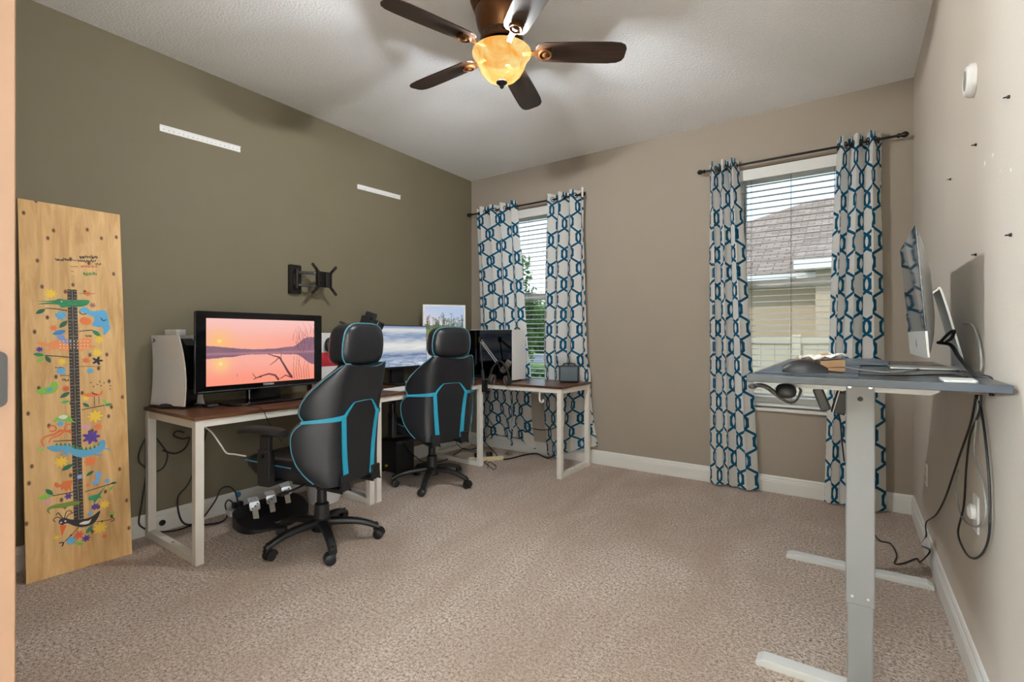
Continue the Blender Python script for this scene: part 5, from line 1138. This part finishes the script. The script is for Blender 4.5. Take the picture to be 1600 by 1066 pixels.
for e_, s in ((e0, 1), (e1, -1)):
    Me = Matrix.Translation(e_) @ Matrix.Rotation(math.radians(14*s), 4, 'Y')
    part('ear_cup', MB().ellipsoid((-0.012*s, 0, 0), (0.016, 0.036, 0.044), 18, 12, 0.9, Me), M_black, hp, smooth=180)
    part('ear_pad', MB().tube([Me @ Vector((0.008*s, 0.026*math.cos(a), 0.034*math.sin(a))) for a in [2*PI*k/24 for k in range(24)]], 0.011, 8, 1, True), plain('brown_pad', (70, 60, 54), 0.6), hp, smooth=60)
spc = Vector((-1.985, 3.735, DT))
spk = thing('desk_speaker', 'small dark rounded speaker with a top handle on the corner desk', 'speaker', spc, math.radians(22))
part('speaker_body', MB().box((-0.085, -0.055, 0.004), (0.085, 0.055, 0.145)), plain('slate_grey_plastic', (44, 50, 56), 0.4), spk, local=True, bevel=0.014, seg=4)
part('speaker_grille', MB().box((-0.072, -0.0575, 0.016), (0.072, -0.0545, 0.132)), plain('grille_grey', (78, 90, 98), 0.45), spk, local=True, bevel=0.001)
part('handle', MB().tube([(-0.05, 0, 0.142), (-0.045, 0, 0.158), (0.0, 0, 0.162), (0.045, 0, 0.158), (0.05, 0, 0.142)], 0.006, 8, 4), M_black, spk, local=True, smooth=60)

# ================================================================== STANDING DESK ON THE RIGHT
M_column = plain('shaded_white_steel', (134, 135, 137), 0.42, amount=0.02)  # white leg steel made grey; its shade is put into the colour
ST = 1.0; SX0, SX1, SY0, SY1 = -0.258, 0.322, 1.628, 2.965
sd = thing('standing_desk', 'tall standing desk with dark top on white telescopic legs', 'desk', (0.03, 2.3, 0))
part('desk_top', MB().box((SX0, SY0, ST-0.021), (SX1, SY1, ST)), M_desk_dark, sd, bevel=0.002)
for k, y in enumerate((1.860, 2.835)):
    cx_ = 0.028
    part('foot', MB().prism([(-0.285, 0), (0.285, 0), (0.285, 0.014), (0.265, 0.026), (-0.265, 0.026), (-0.285, 0.014)], 0.058, frame((cx_-0.005, y+0.029, 0), (1, 0, 0), (0, 0, 1))), M_steel_g, sd, bevel=0.003)
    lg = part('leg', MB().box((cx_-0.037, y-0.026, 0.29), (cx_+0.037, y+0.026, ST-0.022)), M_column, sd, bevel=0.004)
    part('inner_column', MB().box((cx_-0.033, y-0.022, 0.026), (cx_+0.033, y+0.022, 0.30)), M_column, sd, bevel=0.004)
    part('top_bracket', MB().prism([(-0.20, 0.0), (-0.185, -0.03), (0.165, -0.032), (0.185, -0.022), (0.19, 0.0)], 0.05, frame((cx_, y+0.025, ST-0.0215), (1, 0, 0), (0, 0, 1))), M_steel_g, sd, bevel=0.003)
    part('bolt', MB().lathe([(0.007, 0), (0.006, 0.003), (0.001, 0.004)], n=12, M=Matrix.Translation((cx_, y-0.026, ST-0.075)) @ Matrix.Rotation(PI/2, 4, 'X')), M_darkmetal, lg, smooth=40)
    for s in (-1, 1): part('bolt', MB().lathe([(0.0065, 0), (0.006, 0.003), (0.001, 0.004)], n=12, M=Matrix.Translation((cx_+s*0.026, y-0.0275, ST-0.037)) @ Matrix.Rotation(PI/2, 4, 'X')), M_chrome, lg, smooth=40)
    for s in (-1, 1): part('foot_screw', MB().lathe([(0.004, 0), (0.003, 0.002)], n=8, M=Matrix.Translation((cx_+s*0.02, y-0.0262, 0.315)) @ Matrix.Rotation(PI/2, 4, 'X')), M_steel_g, lg)
part('cross_beam', MB().box((0.012, 1.886, ST-0.072), (0.052, 2.809, ST-0.034)), M_steel_g, sd, bevel=0.003)
pad = one('mouse_pad', MB().prism(rrect(0.268, 0.80, 0.008), 0.003, Matrix.Translation((-0.103, 2.11, ST+0.0003)) @ Matrix.Rotation(math.radians(-1.5), 4, 'Z')), plain('grey_blue_pad', (78, 86, 96), 0.55, amount=0.08), 'grey-blue mouse pad on the standing desk', 'mouse pad')
mc = PZ(1257, 582, ST+0.0035)
ms = thing('computer_mouse', 'black computer mouse lying on the grey-blue mouse pad', 'mouse', mc, math.radians(8))
g = MB(); rows = []
for t in np.linspace(0, 1, 11):
    x = -0.062+0.124*t; wv = 0.032*(math.sin(PI*(0.08+0.84*t)))**0.4; hz_ = 0.040*(math.sin(PI*(0.10+0.80*t**0.85)))**0.8
    rows.append([Vector((x, wv*math.cos(a), max(0, hz_*math.sin(a)))) for a in np.linspace(0, PI, 15)])
g.grid(rows); n = len(rows[0])
for r0 in range(len(rows)-1): g.f.append((r0*n, r0*n+n-1, (r0+1)*n+n-1, (r0+1)*n))
g.f.append(tuple(range(n))); g.f.append(tuple(reversed(range(10*n, 11*n))))
part('mouse_shell', g, M_black, ms, local=True, smooth=50); part('scroll_wheel', MB().cyl((0.035, -0.004, 0.032), (0.035, 0.004, 0.032), 0.008, n=14), M_rubber, ms, local=True)
bxc = PZ(1284, 579, ST+0.0035)
cb = thing('cardboard_box', 'opened small cardboard box with white wrapping behind the mouse', 'box', bxc, math.radians(16))
part('box_tray', MB().box((-0.055, -0.045, 0), (0.055, 0.045, 0.012)).box((-0.050, -0.04, 0.012), (0.058, 0.048, 0.034), Matrix.Rotation(math.radians(-4), 4, 'Y')), M_card, cb, local=True, bevel=0.001)
part('box_flap', MB().cbox((0, 0, 0), (0.10, 0.07, 0.002), Matrix.Translation((-0.02, 0.0, 0.045)) @ Euler((0.1, -0.16, 0.1)).to_matrix().to_4x4()), M_card, cb, local=True)
g = MB(); rows = []
for i in range(9): rows.append([Vector((-0.065+0.125*i/8, -0.05+0.095*j/8, 0.042+0.010*i/8+0.006*math.sin(i*2.1+j*1.3)+0.004*math.cos(3.1*j-i))) for j in range(9)])
g.grid(rows); o_ = part('wrapping_paper', g, M_paper, cb, local=True, smooth=30); sol = o_.modifiers.new('thick', 'SOLIDIFY'); sol.thickness = 0.001
lt = thing('laptop', 'closed silver-blue laptop on the standing desk below the desktop computer', 'laptop', (0.095, 2.42, ST+0.0038), math.radians(6))
lt.location = (0.012, 2.535, ST+0.0038)
part('laptop_base', MB().prism(rrect(0.212, 0.304, 0.010), 0.009, Matrix.Translation((0, 0, 0))), plain('space_grey_metal', (112, 122, 134), 0.3, 0.7), lt, local=True, bevel=0.002)
part('laptop_lid', MB().prism(rrect(0.212, 0.304, 0.010), 0.005, Matrix.Translation((0, 0, 0.0098))), plain('space_grey_metal', (112, 122, 134), 0.3, 0.7), lt, local=True, bevel=0.002)
# desktop computer: display leaning slightly forward
iy0, iy1 = 2.00, 2.54; iz0, iz1 = 1.047, 1.470; xb, xt = 0.203, 0.171
im = thing('desktop_computer', 'slim silver all-in-one computer reflecting the curtain, on the standing desk', 'computer', (0.25, (iy0+iy1)/2, ST))
Mi = frame(((xb+xt)/2, (iy0+iy1)/2, (iz0+iz1)/2), (0, -1, 0), (xt-xb, 0, iz1-iz0)); IW, IH = iy1-iy0, math.hypot(iz1-iz0, xt-xb); CH = 0.088
# frame z axis points along x cross y; make sure it looks to the room (-x)
if Mi[0][2] > 0: Mi = frame(((xb+xt)/2, (iy0+iy1)/2, (iz0+iz1)/2), (0, 1, 0), (xt-xb, 0, iz1-iz0))
part('chin', MB().prism(rrect(IW, CH, 0.004, cy=-IH/2+CH/2), 0.006, Mi @ Matrix.Translation((0, 0, -0.006))), plain('silver_face', (222, 224, 226), 0.3, 0.6), im, bevel=0.001)
part('screen_glass', MB().box((-IW/2, -IH/2+CH, -0.006), (IW/2, IH/2, 0.0), Mi), M_glassblack, im, bevel=0.001)
g = MB(); rows = []
for k, d in ((1.0, 0.0061), (0.985, 0.010), (0.9, 0.018), (0.7, 0.032), (0.45, 0.044), (0.2, 0.050), (0.02, 0.052)):
    rows.append([Mi @ Vector((IW/2*k*math.copysign(abs(math.cos(a))**0.25, math.cos(a)), IH/2*k*math.copysign(abs(math.sin(a))**0.25, math.sin(a)), -d)) for a in [2*PI*j/48+0.001 for j in range(48)]])
g.grid(rows, True); g.f.append(tuple(range(48))); g.f.append(tuple(6*48+j for j in range(48)))
part('rear_shell', g, plain('silver_shell', (196, 198, 200), 0.35, 0.6), im, smooth=50)
lg_ = MB(); Mlg = Mi @ Matrix.Translation((0, -IH/2+CH*0.48, 0.0003))
lg_.prism([(0.011*math.cos(a)*(1.0 if math.cos(a) < 0.75 else 0.72), 0.012*math.sin(a)*(1-0.12*math.cos(a)**2)) for a in [2*PI*k/28 for k in range(28)]], 0.0004, Mlg); lg_.prism(leaf((0.0, 0.013), (0.005, 0.020), 0.5), 0.0004, Mlg)
part('logo', lg_, M_black, im)
cyi = (iy0+iy1)/2; sp_ = [(0.232, 1.262), (0.246, 1.275), (0.260, 1.262), (0.312, 1.035), (0.316, 1.012), (0.308, ST+0.006), (0.12, ST+0.006)]
g = MB(); pr_ = catmull([Vector((x, 0, z)) for x, z in sp_], 5); rows = []
for i, p in enumerate(pr_):
    t = pr_[min(i+1, len(pr_)-1)]-pr_[max(i-1, 0)]; t.normalize(); nn = Vector((-t.z, 0, t.x))*0.003
    rows.append([p-nn+Vector((0, cyi-0.085, 0)), p+nn+Vector((0, cyi-0.085, 0)), p+nn+Vector((0, cyi+0.085, 0)), p-nn+Vector((0, cyi+0.085, 0))])
g.v = []; g.grid(rows, True); g.f.append((0, 1, 2, 3)); g.f.append(tuple((len(rows)-1)*4+k for k in (3, 2, 1, 0)))
part('stand', g, M_alu, im, smooth=40)
kb = thing('trackpad', 'thin white trackpad at the near end of the standing desk', 'trackpad', (0.232, 1.70, ST+0.0005), math.radians(-3))
part('trackpad_base', MB().prism(rrect(0.07, 0.11, 0.008), 0.004), M_alu, kb, local=True, bevel=0.001); part('touch_surface', MB().prism(rrect(0.068, 0.108, 0.007), 0.0015, Matrix.Translation((0, 0, 0.0042))), M_white, kb, local=True)
pz = lambda u, v, z=0.004: PZ(u, v, ST+z)
cable('cable', [pz(1283, 579, 0.012), pz(1320, 583), pz(1360, 586), pz(1410, 587), pz(1455, 586), pz(1490, 586), pz(1512, 590)], 0.0024, M_cable, 'thin black mouse cable lying across the standing desk')
cable('cable', [pz(1306, 571, 0.012), pz(1345, 578), pz(1390, 582), pz(1430, 578), pz(1452, 572, 0.006), pz(1478, 573, 0.006), pz(1500, 580)], 0.0024, plain('grey_cable', (150, 150, 148), 0.5), 'thin grey cable curving across the standing desk')
cable('cable', [Vector((0.262, 2.30, 1.095)), Vector((0.285, 2.22, 1.088)), Vector((0.290, 2.12, 1.055)), Vector((0.296, 2.00, 1.022)), Vector((0.300, 1.92, 1.004)), Vector((0.3285, 1.90, 0.996)), Vector((0.3285, 1.89, 0.95))], 0.006, M_cable, 'bundle of black cables behind the silver desktop computer')
cable('cable', [Vector((0.262, 2.26, 1.095)), Vector((0.275, 2.19, 1.125)), Vector((0.285, 2.15, 1.135)), Vector((0.285, 2.20, 1.112)), Vector((0.280, 2.26, 1.10))], 0.005, M_cable, 'small black cable loop behind the silver desktop computer')
cable('cable', [Vector((0.318, 2.22, 1.16)), Vector((0.326, 2.12, 1.15)), Vector((0.326, 2.02, 1.09)), Vector((0.322, 1.98, 1.02)), Vector((0.318, 2.05, 1.006))], 0.003, plain('grey_cable', (150, 150, 148), 0.5), 'grey power cable curling behind the silver computer stand')
RX = XR-0.012
rx = lambda *uv: [PX(u, v, RX) for u, v in uv]
cable('cable', rx((1527, 618), (1533, 640), (1540, 690), (1546, 760), (1546, 830), (1537, 862), (1522, 873), (1508, 863), (1497, 832), (1506, 790), (1510, 730), (1516, 680), (1530, 645), (1533, 618)), 0.0032, M_cable, 'long black cable loop hanging below the standing desk on the wall')
cable('cable', rx((1525, 618), (1517, 660), (1500, 710), (1490, 740), (1476, 780), (1462, 805), (1447, 817), (1447, 838), (1440, 852))+[PX(1453, 861, RX-0.012), PZ(1438, 878, 0.012), PZ(1432, 873, 0.006), PZ(1412, 880, 0.006), PZ(1398, 881, 0.006), PZ(1401, 868, 0.006), PZ(1392, 850, 0.006), PZ(1375, 845, 0.006), PZ(1367, 836, 0.01)], 0.0034, M_cable, 'black cable dropping from the standing desk down to the carpet')
cable('cable', rx((1531, 618), (1522, 700), (1535, 755), (1541, 800), (1530, 822), (1512, 819), (1500, 800), (1493, 760), (1497, 735)), 0.0028, plain('grey_cable', (150, 150, 148), 0.5), 'thin grey cable loop hanging against the right wall')
hd = thing('headset', 'black headset hanging under the left edge of the standing desk', 'headset', PY(1212, 612, 1.80))
u_ = lambda u, v, y=1.80: PY(u, v, y)-hd.location
part('headset_arm', MB().tube([u_(1176, 604), u_(1186, 602), u_(1198, 605), u_(1212, 615), u_(1222, 622)], 0.0075, 8, 4).ellipsoid(u_(1176, 604), (0.014, 0.012, 0.009)), plain('dark_grey_plastic', (58, 56, 56), 0.5), hd, local=True, smooth=60)
part('ear_cup', MB().ellipsoid(u_(1228, 611), (0.030, 0.025, 0.024), 18, 12, 0.8), M_black, hd, local=True, smooth=180)
for k in range(3): part('cord_loop', MB().tube([u_(1212+k, 606), u_(1217, 618+k), u_(1230, 627+k), u_(1243, 626+k), u_(1250+k, 612), u_(1248, 606)], 0.0022, 6, 4), M_cable, hd, local=True, smooth=60)
fl = thing('handheld_remote', 'dark grey stick-shaped gadget hanging under the standing desk front', 'gadget', PY(1284, 624, 1.92))
part('stick_body', MB().cbox((0, 0, 0), (0.030, 0.026, 0.078), Matrix.Rotation(math.radians(-20), 4, 'Y')), plain('dark_grey_plastic', (58, 56, 56), 0.5), fl, local=True, bevel=0.006)
part('hanging_clip', MB().box((-0.020, -0.01, 0.034), (-0.004, 0.01, 0.055)), M_black, fl, local=True, bevel=0.002)
pb = thing('power_brick', 'black power bricks bundled beside the standing desk near leg', 'power adapter', PY(1316, 630, 2.02))
part('brick', MB().cbox((0, 0, 0), (0.052, 0.05, 0.075), Matrix.Rotation(math.radians(14), 4, 'Y')), M_black, pb, local=True, bevel=0.005)
for k in range(4): part('cable_strap', MB().cbox((-0.018+0.012*k, -0.0265, 0.002), (0.003, 0.002, 0.078), Matrix.Rotation(math.radians(14), 4, 'Y')), (M_white if k in (0, 3) else M_black), pb, local=True)
part('lead', MB().tube([(-0.01, 0, -0.036), (-0.004, 0, -0.08), (0.0, 0.0, -0.14), (0.006, 0, -0.20)], 0.0025, 6, 4), M_cable, pb, local=True, smooth=60)

# ------------------------------------------------------------------ right wall fittings
dt = PX(1522.5, 125, XR)
det = thing('wall_sensor', 'round white sensor with a grey face high on the right wall', 'sensor', (XR, dt.y, dt.z))
Md = Matrix.Translation((-0.0005, 0, 0)) @ Matrix.Rotation(-PI/2, 4, 'Y')
part('sensor_body', MB().lathe([(0.052, 0), (0.052, 0.012), (0.044, 0.022), (0.034, 0.024), (0.033, 0.020), (0.001, 0.020)], n=36, M=Md), M_white, det, local=True, smooth=40)
part('sensor_face', MB().lathe([(0.031, 0.0202), (0.028, 0.023), (0.001, 0.0235)], n=36, M=Md), plain('sensor_grey', (150, 150, 146), 0.3), det, local=True, smooth=40)
ot = PX(1448.5, 752, XR)
outl_ = thing('wall_outlet', 'white electrical outlet low on the right wall near the corner', 'outlet', (XR, ot.y, 0.40))
part('outlet_plate', MB().prism(rrect(0.072, 0.116, 0.005), 0.006, frame((-0.0005, 0, 0), (0, -1, 0), (0, 0, 1))), M_white, outl_, local=True, bevel=0.001)
for z in (0.021, -0.021): part('socket', MB().prism(rrect(0.030, 0.028, 0.010), 0.0015, frame((-0.0066, 0, z), (0, -1, 0), (0, 0, 1)), [rrect(0.003, 0.009, 0.001, 1, -0.006, 0.003), rrect(0.003, 0.009, 0.001, 1, 0.006, 0.003)]), M_beige, outl_, local=True)
o2 = PX(1527, 803, XR)
cx2 = thing('cable_plug', 'round white plug with a looped grey lead on the right wall', 'plug', (XR, o2.y, o2.z))
part('wall_plate', MB().prism(rrect(0.07, 0.115, 0.005), 0.005, frame((-0.0005, 0, 0), (0, -1, 0), (0, 0, 1))), M_white, cx2, local=True, bevel=0.001)
part('plug_body', MB().lathe([(0.024, 0), (0.024, 0.012), (0.014, 0.018), (0.001, 0.019)], (0, 0, 0), 24, Matrix.Translation((-0.0057, 0, 0.005)) @ Matrix.Rotation(-PI/2, 4, 'Y')), M_white, cx2, local=True, smooth=40)
for u, v in ((1578, 151), (1526, 226), (1486, 280), (1581, 367), (1526, 398), (1420, 221)):
    if u < 1430: continue
    p = PX(u, v, XR); s_ = one('wall_screw', MB().lathe([(0.0045, 0), (0.0045, 0.004), (0.002, 0.006), (0.0018, 0.012), (0.0006, 0.0125)], n=10, M=Matrix.Rotation(-PI/2, 4, 'Y')), M_darkmetal, 'small dark screw stub left in the right wall', 'screw', 'screw stubs in the right wall', smooth=40)
    s_.location = (XR-0.0004, p.y, p.z)
wr = bpy.data.objects['wall_right']
for u, v, a in ((1552, 243, 0.016), (1539.5, 256, 0.020), (1580, 266, 0.012), (1564, 268, 0.008), (1455, 221, 0.006)):
    p = PX(u, v, XR); part('filler_patch', MB().prism(flower((0, 0), a/2, 3, 0.3), 0.0006, frame((XR-0.0002, p.y, p.z), (0, -1, 0), (0, 0, 1.6))), M_white, wr)

# ================================================================== OUTDOORS
def grass_mat():
    b = NB('lawn_grass'); v = b.coords(); f = b.noise(v, 6, 6, 0.7); return b.done(b.bsdf(b.ramp(f, [(0.3, lin((70, 98, 44))), (0.7, lin((128, 152, 78)))]), 0.9, 0, b.bump(f, 0.5, 0.05), 0.1))
M_grass = grass_mat()
struct('ground_lawn', MB().box((-80, YB+0.16, ZG-0.3), (60, 160, ZG)), M_grass, 'green lawn outside the windows')
def strip_ground(nm, y0, y1, x0, x1, mat, h_, lab): struct(nm, MB().box((x0, y0, ZG-0.05), (x1, y1, ZG+h_)), mat, lab)
M_conc = plain('pale_concrete', (196, 186, 172), 0.8, amount=0.1, grain=8); M_asph = plain('grey_asphalt', (120, 120, 122), 0.85, amount=0.1, grain=20)
strip_ground('ground_walk', 11.6, 13.0, -60, -9.0, M_conc, 0.012, 'pale concrete walk across the lawn')
strip_ground('ground_street', 22.0, 30.0, -80, 40, M_asph, 0.010, 'grey street beyond the lawn')
strip_ground('ground_far_walk', 32.0, 34.0, -80, 40, M_conc, 0.012, 'pale far sidewalk')
def shingle_mat():
    b = NB('tan_asphalt_shingles'); v = b.coords('Object')
    br = b.n('ShaderNodeTexBrick'); b.l(v, br.inputs['Vector']); br.inputs['Scale'].default_value = 1.0; br.inputs['Brick Width'].default_value = 0.32; br.inputs['Row Height'].default_value = 0.145; br.inputs['Mortar Size'].default_value = 0.012
    br.inputs['Color1'].default_value = (*lin((142, 122, 106)), 1); br.inputs['Color2'].default_value = (*lin((188, 168, 150)), 1); br.inputs['Mortar'].default_value = (*lin((92, 78, 68)), 1); br.inputs['Bias'].default_value = 0.0
    n = b.noise(v, 3, 4); return b.done(b.bsdf(b.mix(b.math('MULTIPLY', n, 0.5), br.outputs['Color'], lin((150, 130, 118))), 0.9, 0, b.bump(br.outputs['Fac'], 0.4, 0.02), 0.1))
M_shingle = shingle_mat()
M_stucco = plain('tan_stucco', (182, 163, 138), 0.85, amount=0.06, grain=30, bump=0.2)
hs = thing('neighbour_house', 'tan neighbouring house with brown shingle roof outside the windows', 'house', (0, 13, ZG))
EZ, EY, HXL, HXR, SL = 2.45, 12.0, -7.0, 9.0, 0.4877; HB = 24.0
part('house_wall', MB().box((HXL+0.45, EY+0.45, ZG), (HXR-0.45, HB-0.45, EZ-0.05)), M_stucco, hs)
RZ = EZ+SL*(HB-EY)/2; rx0, rx1 = HXL+(HB-EY)/2, HXR-(HB-EY)/2; ry = (EY+HB)/2
def slope(name, pts):
    """roof slope with its own plane coordinates so shingle rows run level"""
    P = [Vector(p) for p in pts]; x = (P[1]-P[0]).normalized(); n = x.cross(P[2]-P[0]).normalized(); y = n.cross(x); M = frame(P[0], x, y)
    loc = [(M.inverted() @ p) for p in P]; g = MB().prism([(q.x, q.y) for q in loc], 0.05)
    o = build(name, g, M_shingle); o.parent = hs; o.matrix_parent_inverse = Matrix.Translation(hs.location).inverted(); o.matrix_basis = M; return o
slope('roof_slope', [(HXL, EY, EZ), (HXR, EY, EZ), (rx1, ry, RZ), (rx0, ry, RZ)]); slope('roof_slope', [(HXL, HB, EZ), (HXL, EY, EZ), (rx0, ry, RZ)])
slope('roof_slope', [(HXR, EY, EZ), (HXR, HB, EZ), (rx1, ry, RZ)]); slope('roof_slope', [(HXR, HB, EZ), (HXL, HB, EZ), (rx0, ry, RZ), (rx1, ry, RZ)])
part('fascia', MB().box((HXL, EY-0.02, EZ-0.16), (HXR, EY+0.01, EZ+0.03)).box((HXL-0.02, EY, EZ-0.16), (HXL+0.01, HB, EZ+0.03)), M_trim, hs); part('soffit', MB().box((HXL, EY+0.01, EZ-0.14), (HXR, EY+0.46, EZ-0.11)), M_trim, hs)
wx0 = PY(1240, 412, 11.1).x; wz = PY(1270, 409, 11.1).z; part('wing_wall', MB().box((wx0+0.35, 11.5, ZG), (HXR-1, 12.5, wz-0.1)), M_stucco, hs)
slope('wing_roof', [(wx0, 11.1, wz), (HXR-0.6, 11.1, wz), (HXR-0.6, 15.1, wz+0.3*4), (wx0, 15.1, wz+0.3*4)]); part('wing_fascia', MB().box((wx0, 11.07, wz-0.13), (HXR-0.6, 11.1, wz+0.05)), M_trim, hs)
part('wing_soffit', MB().box((wx0, 11.1, wz-0.13), (HXR-0.6, 11.5, wz-0.10)), plain('grey_soffit', (150, 150, 148), 0.7), hs)
fe = thing('vinyl_fence', 'cream vinyl fence between the window and the neighbouring house', 'fence', (0, 9, ZG))
M_fence = plain('cream_vinyl', (190, 177, 155), 0.5, amount=0.03); pm_ = None; FZ = 1.10
for k in range(46):
    if pm_ is None: o = build('board', MB().box((0, 0, 0.08), (0.196, 0.022, FZ-ZG-0.06)), M_fence, bevel=0.004); pm_ = o.data
    else: o = bpy.data.objects.new('board', pm_); COL.objects.link(o); m = o.modifiers.new('bevel', 'BEVEL'); m.width = 0.004; m.segments = 2
    o.parent = fe; o.location = (-4.4+0.2*k, 0, 0)
part('top_rail', MB().box((-4.4, 8.97, FZ-0.09), (4.8, 9.05, FZ)), M_fence, fe, bevel=0.005); part('bottom_rail', MB().box((-4.4, 8.97, ZG+0.05), (4.8, 9.05, ZG+0.16)), M_fence, fe, bevel=0.005)
for k in range(6): part('post', MB().box((-4.46+1.85*k, 8.95, ZG), (-4.33+1.85*k, 9.07, FZ+0.05)), M_fence, fe, bevel=0.006)
def leaf_mat(name, a, c):
    b = NB(name); f = b.noise(b.coords('Object'), 3.0, 3); col = b.ramp(f, [(0.3, lin(a)), (0.7, lin(c))]); bs = b.bsdf(col, 0.6, 0, None, 0.3); t = b.n('ShaderNodeBsdfTranslucent'); b.l(col, t.inputs[0]); m = b.n('ShaderNodeMixShader'); m.inputs[0].default_value = 0.3; b.l(bs, m.inputs[1]); b.l(t.outputs[0], m.inputs[2]); return b.done(m.outputs[0])
M_leaf = leaf_mat('tree_leaf', (64, 100, 46), (128, 156, 84)); M_leafd = leaf_mat('cypress_leaf', (44, 84, 40), (84, 124, 62)); M_bark = plain('bark', (92, 78, 64), 0.9, amount=0.3, grain=12, bump=0.5)
def leaves(n, sampler, size):
    P = np.array([sampler() for _ in range(n)]); A = rng.normal(size=(n, 3)); A /= np.linalg.norm(A, axis=1, keepdims=True); Bv = np.cross(A, rng.normal(size=(n, 3))); Bv /= np.linalg.norm(Bv, axis=1, keepdims=True)
    s = size*(0.6+0.8*rng.random((n, 1))); V = np.stack([P-A*s, P+Bv*s*0.45, P+A*s, P-Bv*s*0.45], 1).reshape(-1, 3); g = MB(); g.v = V.tolist(); g.f = [(4*i, 4*i+1, 4*i+2, 4*i+3) for i in range(n)]; return g
def tree(lab, x, y, h_, r_, n, size, clusters=14):
    t = thing('tree', lab, 'tree', (x, y, ZG), 0, 'garden trees'); cs = [(rng.normal(size=3)*np.array([r_*0.45, r_*0.45, r_*0.35])+np.array([x, y, ZG+h_-r_*0.9]), r_*rng.uniform(0.35, 0.6)) for _ in range(clusters)]
    def smp():
        c, q = cs[rng.integers(len(cs))]; d = rng.normal(size=3); return c+d/np.linalg.norm(d)*q*rng.random()**0.4
    o = part('crown', leaves(n, smp, size), M_leaf, t, recalc=False); o['kind'] = 'stuff'
    part('trunk', MB().cyl((x, y, ZG-0.05), (x, y, ZG+h_-r_), 0.16, 0.09, 12), M_bark, t, smooth=60)
    for c, q in cs[:5]: part('branch', MB().cyl((x, y, ZG+h_-r_*1.5), tuple(c), 0.06, 0.02, 8), M_bark, t, smooth=60)
d0 = ray(826, 500); d0 = Vector((d0.x, d0.y, 0))
def out(u, dist): r = ray(u, 500); r = Vector((r.x, r.y, 0)); r.normalize(); return r*dist
p = out(806, 20); tree('leafy green tree seen through the corner window', p.x, p.y, 4.4, 1.8, 8000, 0.12)
p = out(770, 34); tree('larger leafy tree behind the tree at the corner window', p.x, p.y, 5.6, 2.2, 6000, 0.17)
p = out(866, 60); tree('distant leafy tree across the street', p.x, p.y, 6.0, 3.6, 6000, 0.28)
def cypress(lab, x, y, h_, r_):
    t = thing('cypress', lab, 'shrub', (x, y, ZG), 0, 'clipped cypresses')
    def smp():
        z = rng.random()**1.2; a = rng.random()*2*PI; rr = r_*(math.sin(PI*(0.10+0.88*z))**0.7)*(0.75+0.25*rng.random()); return np.array([x+rr*math.cos(a), y+rr*math.sin(a), ZG+0.1+z*(h_-0.1)])
    o = part('foliage', leaves(3500, smp, 0.14), M_leafd, t, recalc=False); o['kind'] = 'stuff'; part('trunk', MB().cyl((x, y, ZG-0.05), (x, y, ZG+h_*0.8), 0.10, 0.03, 10), M_bark, t)
p = out(843, 40); cypress('clipped cypress on the right across the street', p.x, p.y, 3.6, 0.75); p = out(822, 46); cypress('clipped cypress on the left across the street', p.x, p.y, 3.4, 0.8)
def hedge(lab, x0, x1, y, h_, d_):
    t = thing('hedge', lab, 'hedge', ((x0+x1)/2, y, ZG), 0, 'low hedges')
    def smp(): return np.array([rng.uniform(x0, x1), y+rng.uniform(-d_, d_)/2, ZG+h_*rng.random()**0.6])
    o = part('foliage', leaves(3000, smp, 0.10), M_leafd, t, recalc=False); o['kind'] = 'stuff'; part('stems', MB().box((x0+0.1, y-d_*0.3, ZG-0.02), (x1-0.1, y+d_*0.3, ZG+h_*0.7)), M_bark, t)
p = out(835, 13.5); hedge('low hedge on the lawn outside the corner window', p.x-4.0, p.x+1.2, p.y, 0.45, 0.8)
